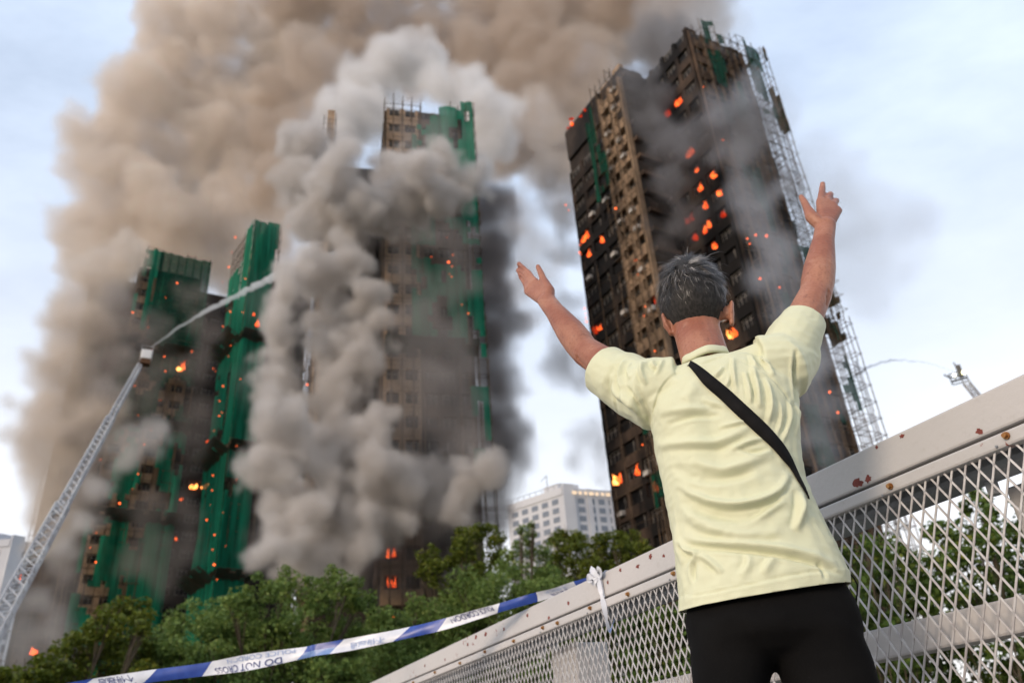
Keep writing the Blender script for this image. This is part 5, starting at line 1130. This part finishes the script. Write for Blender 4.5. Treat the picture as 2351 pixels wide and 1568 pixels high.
for p in lp:
    rd = (p - ctr); rd.z = 0; rd.normalize()
    for (o_, z_) in ((.0005, .009), (.0035, .006), (.006, -.006), (.006, -.013), (-.004, -.012), (-.004, .007)): V.append(p + rd*o_ + UP*z_)
cb_.add(V, [(i*6+k, ((i+1) % n_)*6+k, ((i+1) % n_)*6+(k+1) % 6, i*6+(k+1) % 6) for i in range(n_) for k in range(6)])
col_ = cb_.build('collar', m_shirt, shirt, True)

# shorts
m_short = mat('black_shorts', (.0035, .0033, .0035), .9, (.005, .0047, .0047), 8, bump=.1, bscale=300, spec=.12)
pb = MB(); R = []
for (l, r, b_, f) in [((1590, 1340), (1915, 1290), .095, FC), ((1578, 1395), (1938, 1338), .108, FC), ((1572, 1425), (1962, 1375), .122, FC), ((1574, 1450), (1976, 1410), .128, FC), ((1580, 1480), (1986, 1450), .127, FC), ((1620, 1510), (1950, 1490), .10, FC), ((1680, 1525), (1880, 1515), .06, FC)]:
    pl, pr_ = pm(*l, f), pm(*r, f); R.append(ring((pl+pr_)/2, (pr_-pl)/2, YM*b_))
pb.rings(R)
for s, (l, r) in ((-1, ((1590, 1470), (1785, 1470))), (1, ((1765, 1470), (1980, 1470)))):
    R = []; pl, pr_ = pm(*l, FC), pm(*r, FC); R.append(ring((pl+pr_)/2 + UP*.06, (pr_-pl)/2*.8, YM*.095)); R.append(ring((pl+pr_)/2 + UP*.02, (pr_-pl)/2*.98, YM*.118))
    for (l, r) in ([((1584, 1510), (1781, 1515)), ((1590, 1568), (1768, 1568)), ((1604, 1660), (1752, 1660)), ((1608, 1750), (1745, 1750))] if s < 0 else [((1779, 1515), (2002, 1510)), ((1795, 1568), (2018, 1568)), ((1826, 1660), (2030, 1660)), ((1850, 1750), (2046, 1750))]):
        pl, pr_ = pm(*l, FC), pm(*r, FC); R.append(ring((pl+pr_)/2, (pr_-pl)/2, YM*.105))
    pb.rings(R)
me = remeshed(pb, .006, 16, .5); co, no = get_co(me), get_no(me)
def g3(pts, wd, amp):
    global co
    co = groove(co, no, [pm(*c5_(*p), FC-.12) for p in pts], wd, amp)
for pts, wd, amp in [([(380, 1000), (460, 1100), (620, 1200)], .012, .006), ([(560, 1250), (700, 1380), (850, 1430)], .012, .007), ([(1100, 1360), (1400, 1380), (1700, 1340)], .012, .006), ([(1780, 1150), (1830, 1300), (1880, 1480)], .012, .006), ([(930, 880), (940, 1150), (1050, 1330)], .004, -.002), ([(700, 1000), (900, 1080), (1100, 1050)], .02, .005), ([(1200, 1480), (1500, 1440), (1800, 1470)], .014, -.006)]: g3(pts, wd, amp)
set_co(me, co); me.materials.append(m_short); me.polygons.foreach_set('use_smooth', [True]*len(me.polygons)); me.name = 'shorts'; link('shorts', me, man)
m_shoe = mat('shoe_grey', (.08, .08, .085), .7, (.14, .14, .14), 20)
for s in (-1, 1):
    fx = base + XM*(s*.13); sh = MB(); sh.tube([fx + UP*.045 - YM*.07, fx + UP*.055 - YM*.01, fx + UP*.045 + YM*.08, fx + UP*.034 + YM*.17], [(.038, .042), (.041, .05), (.046, .04), (.036, .03)], 14, flat=XM); sh.build('shoe', m_shoe, man, True)

# glasses: temple arms over the ears and dark-rimmed lenses
gb = MB(); m_gl = mat('spectacle_frame', (.015, .014, .014), .35, spec=.5)
for s in (-1, 1):
    gb.tube([hp(s*.083, -.012, -.022), hp(s*.086, .01, .008), hp(s*.080, .085, .006), hp(s*.060, .105, .004)], .0028, 6)
    rg = [hp(s*(.033 + .024*math.cos(q*math.pi/8)), .112, -.002 + .018*math.sin(q*math.pi/8)) for q in range(17)]; gb.tube(rg, .002, 5, round_ends=False)
gb.tube([hp(-.009, .113, .004), hp(.009, .113, .004)], .002, 5); gb.build('spectacles', m_gl, man, True)

# hair: a close cap with several thousand separate strands swirling from the crown
m_hair = bpy.data.materials.new('grey_hair'); m_hair.use_nodes = True
n = m_hair.node_tree; bs = n.nodes['Principled BSDF']; bs.inputs['Roughness'].default_value = .42; bs.inputs['Specular IOR Level'].default_value = .5
an_ = n.nodes.new('ShaderNodeAttribute'); an_.attribute_name = 'grey'; crn = n.nodes.new('ShaderNodeValToRGB')
crn.color_ramp.elements[0].color = (.010, .009, .009, 1); crn.color_ramp.elements[1].color = (.60, .56, .52, 1); e_ = crn.color_ramp.elements.new(.5); e_.color = (.045, .038, .033, 1); e_ = crn.color_ramp.elements.new(.8); e_.color = (.22, .20, .18, 1)
n.links.new(an_.outputs['Fac'], crn.inputs[0]); n.links.new(crn.outputs[0], bs.inputs['Base Color'])
rs = np.random.RandomState(7); hx, hf, hu, hc = (np.array(v) for v in (HX, HF, HU, HC))
AX = np.array([.085, .102, .118]); OFF = np.array([0, .012, 0]); WHORL = np.array([-.012, -.070, .080]); WHORL = WHORL/np.linalg.norm(WHORL/AX)
def on_skull(d): return d/np.linalg.norm(d/AX, axis=-1, keepdims=True)
Vh = []; Fh = []; Gh = []; cnt = 0; NS = 9500
dirs_ = rs.normal(size=(NS*3, 3)); dirs_ /= np.linalg.norm(dirs_, axis=1)[:, None]; P0 = on_skull(dirs_*AX)
def hairline(p):   # keep: above the nape, behind the forehead, above the ears
    x, y, z = p[:, 0], p[:, 1]-0, p[:, 2]
    low = np.where(y < -.02, -.112 + .35*np.clip(np.abs(x)-.05, 0, 1), np.where(y < .045, -.012 + .0*y, .040 + .6*(y-.045)))
    edge = np.where((y >= -.035) & (y < -.02), -.05, low)
    return z > edge + np.where(y < -.02, .010, .0)*np.array([noise.noise(Vector(q)*210) for q in p])
P0 = P0[hairline(P0)][:NS]; NS = len(P0); crown = P0 - WHORL*1.0; dist = np.linalg.norm(crown, axis=1)
nrm = P0/AX**2; nrm /= np.linalg.norm(nrm, axis=1)[:, None]
tan = crown - nrm*(np.sum(crown*nrm, 1))[:, None]; tan /= np.linalg.norm(tan, axis=1)[:, None]+1e-9
sw = np.cross(nrm, tan); mixw = np.exp(-dist/.05)[:, None]*.9; tan = tan + sw*mixw + .35*np.array([noise.noise_vector(Vector(p*38)) for p in P0]) + rs.normal(0, .16, (NS, 3))
tan[:, 2] -= .30; tan -= nrm*np.sum(tan*nrm, 1)[:, None]; tan /= np.linalg.norm(tan, axis=1)[:, None]
up_z = np.clip((P0[:, 2] + .06)/.12, 0, 1); ln = (.010 + .030*up_z)*rs.uniform(.65, 1.25, NS); lift = (.22 + .40*up_z)*rs.uniform(.5, 1.3, NS)
stray = rs.uniform(size=NS) < .03; lift[stray] *= 1.7; ln[stray] *= 1.35
clump = np.array([noise.noise(Vector(p*55)) for p in P0])
grey = np.clip(rs.beta(1.3, 2.3, NS) + .22*up_z - .16 + .24*clump + .25*np.clip((P0[:, 0]-.05)/.03, 0, 1)*(P0[:, 2] > -.03), 0, 1)
wdt = rs.uniform(.0005, .0010, NS)
NT = 620; tc_ = P0[rs.choice(NS, NT, replace=False)]; own = np.argmin(((P0[:, None, :] - tc_[None])**2).sum(2), 1)      # strands gather into tufts
tdir = np.stack([tan[own == k].mean(0) if (own == k).any() else np.zeros(3) for k in range(NT)]) + rs.normal(0, .35, (NT, 3))
tln = rs.uniform(.7, 1.35, NT); tli = rs.uniform(.5, 1.6, NT); tg = rs.normal(0, .17, NT)
tan = tan*.35 + tdir[own]*.65; tan -= nrm*np.sum(tan*nrm, 1)[:, None]; tan /= np.linalg.norm(tan, axis=1)[:, None]
ln = ln*tln[own]*.84; lift = lift*tli[own]*.8; grey = np.clip(grey + tg[own]*(.35 + .65*up_z), 0, 1)
gather = (tc_[own] - P0)*.75
for i in range(NS):
    p, t, nn = P0[i] + OFF*0, tan[i], nrm[i]; sd_ = np.cross(t, nn)*wdt[i]; b_ = len(Vh); bend = rs.normal(0, .2)
    for q in range(4):
        u = q/3; c = p - nn*.002 + gather[i]*u + t*ln[i]*u + nn*ln[i]*lift[i]*(u - .55*u*u)*1.1 + np.cross(nn, t)*bend*ln[i]*u*u; ww = sd_*(1 - .75*u)
        Vh.append(c - ww + nn*0); Vh.append(c + ww)
    for q in range(3): Fh.append((b_+2*q, b_+2*q+1, b_+2*q+3, b_+2*q+2)); Gh.append(grey[i])
Vh = np.array(Vh) + OFF; Vw = hc + Vh[:, :1]*hx + Vh[:, 1:2]*hf + Vh[:, 2:3]*hu
me = bpy.data.meshes.new('hair'); me.from_pydata(Vw.tolist(), [], Fh); a_ = me.attributes.new('grey', 'FLOAT', 'FACE'); a_.data.foreach_set('value', np.array(Gh, np.float32)); me.materials.append(m_hair); me.update()
hair = tag(link('hair', me, man), kind='stuff')
# dark under-layer hugging the scalp
ub = bmesh.new(); bmesh.ops.create_uvsphere(ub, u_segments=48, v_segments=32, radius=1)
for v in ub.verts:
    p = np.array(v.co[:]); q = on_skull(p*AX)*1.035; v.co = Vector(q)
cs = np.array([v.co[:] for v in ub.verts]); kp = hairline(cs*.985 + np.array([0, 0, -.004]))
bmesh.ops.delete(ub, geom=[v for v, k in zip(ub.verts, kp) if not k], context='VERTS')
for v in ub.verts: q = np.array(v.co[:]) + OFF; k = 1 + .02*noise.noise(Vector(q*60)); q = q*k; v.co = Vector(hc + q[0]*hx + q[1]*hf + q[2]*hu)
me = bpy.data.meshes.new('hair_cap'); ub.to_mesh(me); ub.free(); me.materials.append(mat('hair_dark', (.014, .013, .0125), .7, (.035, .032, .03), 160, stretch=(1, 1, .4))); me.polygons.foreach_set('use_smooth', [True]*len(me.polygons)); link('hair_cap', me, hair)

# ------------------------------------------------------------------ sling bag: strap across the back, pouch at the front, loose cable
m_strap = mat('black_webbing', (.007, .0065, .0065), .85, (.011, .010, .010), 30, bump=.15, bscale=500, spec=.15)
bag = thing('sling_bag', pm(1840, 1150, FC+.05), 'black sling bag strap slung diagonally across the lime t-shirt', 'bag')
edge_hi = [(860, 190), (960, 235), (1110, 345), (1260, 470), (1400, 600), (1520, 710), (1650, 850), (1740, 960), (1800, 1060), (1850, 1180), (1890, 1270), (1930, 1350), (1968, 1452)]
edge_lo = [(846, 205), (930, 300), (1020, 425), (1140, 520), (1260, 640), (1400, 770), (1550, 910), (1650, 1000), (1740, 1110), (1800, 1170), (1865, 1290), (1915, 1360), (1966, 1456)]
def onshirt(q):
    o_ = ray(*c4_(*q)).normalized(); h = bv.ray_cast(CAM, o_)
    return (h[0] + h[1]*(.0035 if h[1].dot(o_) < 0 else -.0035)) if h[0] is not None else None
sa, sbb = [], []
for i in range(len(edge_hi)-1):
    for q in range(4):
        t = q/4; A_ = onshirt(tuple(np.array(edge_hi[i])*(1-t) + np.array(edge_hi[i+1])*t)); B_ = onshirt(tuple(np.array(edge_lo[i])*(1-t) + np.array(edge_lo[i+1])*t))
        if A_ is not None and B_ is not None: sa.append(A_); sbb.append(B_)
# smooth so the webbing spans small folds
def smooth(P, k=3):
    for _ in range(k): P = [P[0]] + [(P[i-1] + P[i]*2 + P[i+1])/4 for i in range(1, len(P)-1)] + [P[-1]]
    return P
sa, sbb = smooth(sa), smooth(sbb)
# the strap carries on over the shoulder and round the hip to the pouch on the chest
over = [(sa[0] + sbb[0])/2 + YM*.05 + UP*.018, (sa[0] + sbb[0])/2 + YM*.13 - UP*.03, (sa[0] + sbb[0])/2 + YM*.22 - UP*.10 + XM*.06]
wv = (sa[0] - sbb[0]); wv = XM*.02
sa = [o_ + wv for o_ in reversed(over)] + sa; sbb = [o_ - wv for o_ in reversed(over)] + sbb
end = (sa[-1] + sbb[-1])/2; under = [end + YM*.08 + XM*.012 - UP*.02, end + YM*.17 - XM*.03 + UP*.0, end + YM*.235 - XM*.10 + UP*.03]
sa += [u_ + UP*.016 for u_ in under]; sbb += [u_ - UP*.016 for u_ in under]
s_ = MB(); n_ = len(sa); V = sa + sbb; s_.add(V, [(i, i+1, n_+i+1, n_+i) for i in range(n_-1)])
st = s_.build('strap', m_strap, bag, True); mo = st.modifiers.new('web', 'SOLIDIFY'); mo.thickness = .0025; mo.offset = 0
me = bevbox(end + YM*.245 - XM*.15 + UP*.06, XM*.09, YM*.03, UP*.07, .02); me.materials.append(m_strap); link('pouch', me, bag)
cb = MB(); cf = FC + .02
cb.tube([pm(*c5_(*q), cf) for q in ((1600, 580), (1650, 640), (1710, 700), (1742, 760), (1738, 840), (1722, 920), (1690, 1000))], .0017, 6); cb.build('cable', m_strap, bag, True)

# ------------------------------------------------------------------ police tape tied to the handrail
m_tw = mat('tape_white', (.66, .68, .73), .35, (.58, .60, .66), 20, spec=.45); m_tb = mat('tape_blue', (.022, .055, .27), .35, (.03, .075, .33), 20, spec=.45); m_tl = mat('tape_blue_pale', (.16, .26, .50), .35, (.12, .2, .44), 20, spec=.45)
m_ink = mat('tape_ink', (.022, .035, .16), .5); m_ink2 = mat('tape_ink_pale', (.28, .36, .56), .5)
tape = thing('police_tape', rp_(2.767, 0, 0), 'blue and white police cordon tape tied to the handrail', 'tape')
DK = math.hypot(*(rp_(2.767, -.01, 0).xy))
c8_ = lambda x, y: ((800+x*.42535)/1.1059, (1200+y*.42535)/1.1059)
c7_ = lambda x, y: ((180+.3488*x)/1.1059, (1400+.3488*y)/1.1059)
TP = [  # (upper edge, lower edge) from the knot leftwards
    (c8_(1750, 605), c8_(1755, 625)), (c8_(1650, 620), c8_(1680, 640)), (c8_(1520, 655), c8_(1590, 683)), (c8_(1420, 690), c8_(1480, 725)), (c8_(1290, 727), c8_(1365, 750)), (c8_(1100, 785), c8_(1140, 812)), (c8_(950, 825), c8_(1000, 856)), (c8_(745, 882), c8_(770, 928)), (c8_(520, 935), c8_(520, 985)), (c8_(210, 993), c8_(210, 1052)), (c8_(0, 1030), c8_(0, 1083)),
    (c7_(1690, 702), c7_(1700, 765)), (c7_(1300, 752), c7_(1300, 852)), (c7_(960, 818), c7_(1020, 888)), (c7_(545, 873), c7_(610, 937)), (c7_(80, 945), c7_(90, 1010)), (c7_(-300, 1015), c7_(-300, 1085)), (c7_(-900, 1125), c7_(-900, 1200))]
nT = len(TP); up_e, lo_e = [], []
for i, (u_, l_) in enumerate(TP):
    dd = DK + (4.9 - DK)*(i/(nT-1))**.8; up_e.append(at(u_[0], u_[1] - (2.5 if i > 3 else 0), dd)); lo_e.append(at(l_[0], l_[1] + (3.5 if i > 3 else 0), dd - .012))
def catm(P, m=6):
    out = []
    for i in range(len(P)-1):
        a_, p0, p1, d_ = P[max(i-1, 0)], P[i], P[i+1], P[min(i+2, len(P)-1)]
        for q in range(m): t = q/m; out.append(.5*((2*p0) + (p1-a_)*t + (2*a_-5*p0+4*p1-d_)*t*t + (3*p0-a_-3*p1+d_)*t**3))
    return out + [P[-1]]
UE, LE = catm(up_e), catm(lo_e)
# printed stretches by index along the band: blue, white ...
def stretch(i): # position in TP units
    x = i/6
    for lo, hi, c in ((0, 2, 1), (2, 4, 0), (4, 5.2, 1), (5.2, 7, 0), (7, 8, 1), (8, 9.3, 0), (9.3, 11, 1), (11, 13, 0), (13, 14, 1), (14, 15, 0), (15, 16.2, 1), (16.2, 99, 0)):
        if lo <= x < hi: return c
    return 0
tbm = MB(); nU = len(UE); rowsT = 6; V = []
for j in range(rowsT+1):
    v = j/rowsT
    for i in range(nU):
        sk = (v - .5)*2.2; k = min(max(i + sk*(.0 if i < 3 else 1), 0), nU-1.001); k0 = int(k); fr = k - k0
        a_ = UE[k0].lerp(UE[k0+1], fr); b_ = LE[k0].lerp(LE[k0+1], fr); p = a_.lerp(b_, v); vd = (p - CAM).normalized()
        p = p + vd*(.008*math.sin(v*math.pi)*math.sin(i*.35+1) + .004*math.sin(i*1.3 + v*2)); V.append(p)
b0 = 0; F = []; M_ = []
for j in range(rowsT):
    for i in range(nU-1):
        F.append((j*nU+i, j*nU+i+1, (j+1)*nU+i+1, (j+1)*nU+i)); c = stretch(i+.5); M_.append(c if c == 0 else (2 if (j >= 3 and 9.3 <= i/6 < 11) else 1))
tbm.v = [tuple(q) for q in V]; tbm.f = F; tbm.m = M_
tb_o = tbm.build('band', [m_tw, m_tb, m_tl], tape, True)
def tape_pt(u, v, lift):
    i = min(max(u*6, 0), nU-1.001); k0 = int(i); fr = i-k0; a_ = UE[k0].lerp(UE[k0+1], fr); b_ = LE[k0].lerp(LE[k0+1], fr); p = a_.lerp(b_, v); ii = i
    vd = (p - CAM).normalized(); p = p + vd*(.008*math.sin(v*math.pi)*math.sin(ii*.35+1) + .004*math.sin(ii*1.3 + v*2)); return p - vd*lift
def print_text(txt, u0, u1, v0, v1, m):
    """lettering printed on the band, upside down as the band hangs (u runs leftwards, v downwards)"""
    cu = bpy.data.curves.new('t', 'FONT'); cu.body = txt; cu.size = 1; o = bpy.data.objects.new('t', cu); sc.collection.objects.link(o)
    dg = bpy.context.evaluated_depsgraph_get(); me = bpy.data.meshes.new_from_object(o.evaluated_get(dg)); bpy.data.objects.remove(o)
    if not len(me.vertices): return
    c = get_co(me); x0, x1, y0, y1 = c[:, 0].min(), c[:, 0].max(), c[:, 1].min(), c[:, 1].max(); out = []
    for (x, y, _) in c: out.append(tape_pt(u0 + (u1-u0)*(x-x0)/(x1-x0), v0 + (v1-v0)*(y-y0)/(y1-y0), .0035))
    set_co(me, np.array([tuple(q) for q in out])); me.name = 'lettering'; me.materials.clear(); me.materials.append(m); link('lettering', me, tb_o)
# v0 is the foot of the letters: the upper side of the band, since they hang upside down
print_text('不得越過', 14.25, 14.75, .12, .95, m_ink)
print_text('DO NOT CROSS', 11.45, 12.85, .52, .95, m_ink); print_text('POLICE CORDON', 11.2, 12.5, .06, .36, m_ink2)
print_text('不得越過', 8.35, 9.0, .38, .92, m_ink2)
print_text('POLICE CORDON', 5.35, 6.75, .06, .62, m_ink)
print_text('不得越過', 2.4, 3.6, .12, .45, m_ink2); print_text('警察防線', 2.5, 3.5, .52, .9, m_ink)
# knot: wrapped turns, two bunched loops and a hanging tail
KN = rp_(2.767, -.006, ZT-.01); kb = MB(); rnd = random.Random(4)
def ribbon(P, wd, nrm_, tw=0):
    V = []; n = len(P)
    for i, p in enumerate(P):
        t = (P[min(i+1, n-1)] - P[max(i-1, 0)]).normalized(); s = t.cross(nrm_).normalized(); ph = tw*i/n; s = s*math.cos(ph) + nrm_*math.sin(ph); k = wd[i] if isinstance(wd, list) else wd
        V += [p - s*k, p + s*k]
    kb.add(V, [(2*i, 2*i+1, 2*i+3, 2*i+2) for i in range(n-1)])
for k in range(3):
    o_ = rnd.uniform(-.012, .012); ribbon([rp_(2.767+o_, -.004, ZG+.0), rp_(2.767+o_*.5, -.006, ZT-.005), rp_(2.767, .02, ZT+.006), rp_(2.767-o_, .10, ZT+.007), rp_(2.767-o_, .19, ZT+.006), rp_(2.767-o_, .206, ZG+.02)], .007 + .003*k, N_)
for (dt, dz, w_, sd_) in ((.034, .034, .014, 1), (-.026, .018, .012, 2), (.022, -.02, .011, 3), (.05, .008, .011, 4)):
    q = random.Random(sd_); P = [KN, KN + U_*dt*.4 + UP*dz*.5 - N_*.012, KN + U_*dt + UP*dz - N_*.02, KN + U_*dt*1.2 + UP*dz*.4 - N_*.014, KN + U_*dt*.5 - UP*.004 - N_*.008, KN]; P = catm(P, 5)
    ribbon(P, [.004 + w_*math.sin(math.pi*i/(len(P)-1))*q.uniform(.75, 1.1) for i in range(len(P))], N_, q.uniform(-1.4, 1.4))
kb.build('knot', m_tw, tape, True); kb = MB()
tail = catm([KN - N_*.006, rp_(2.76, -.014, ZT-.06), rp_(2.745, -.016, ZG-.02), rp_(2.73, -.02, ZS-.05), rp_(2.72, -.018, ZS-.10)], 6)
ribbon(tail, [.005 + .006*abs(math.sin(i*.35)) for i in range(len(tail))], N_, 2.2); kb.build('tail', m_tw, tape, True); kb = MB()
tl2 = catm([rp_(2.722, -.018, ZS-.098), rp_(2.70, -.022, ZS-.09), rp_(2.665, -.024, ZS-.06), rp_(2.64, -.022, ZS-.045)], 5); ribbon(tl2, .006, N_, 1.0); kb.build('tail', m_tl, tape, True)
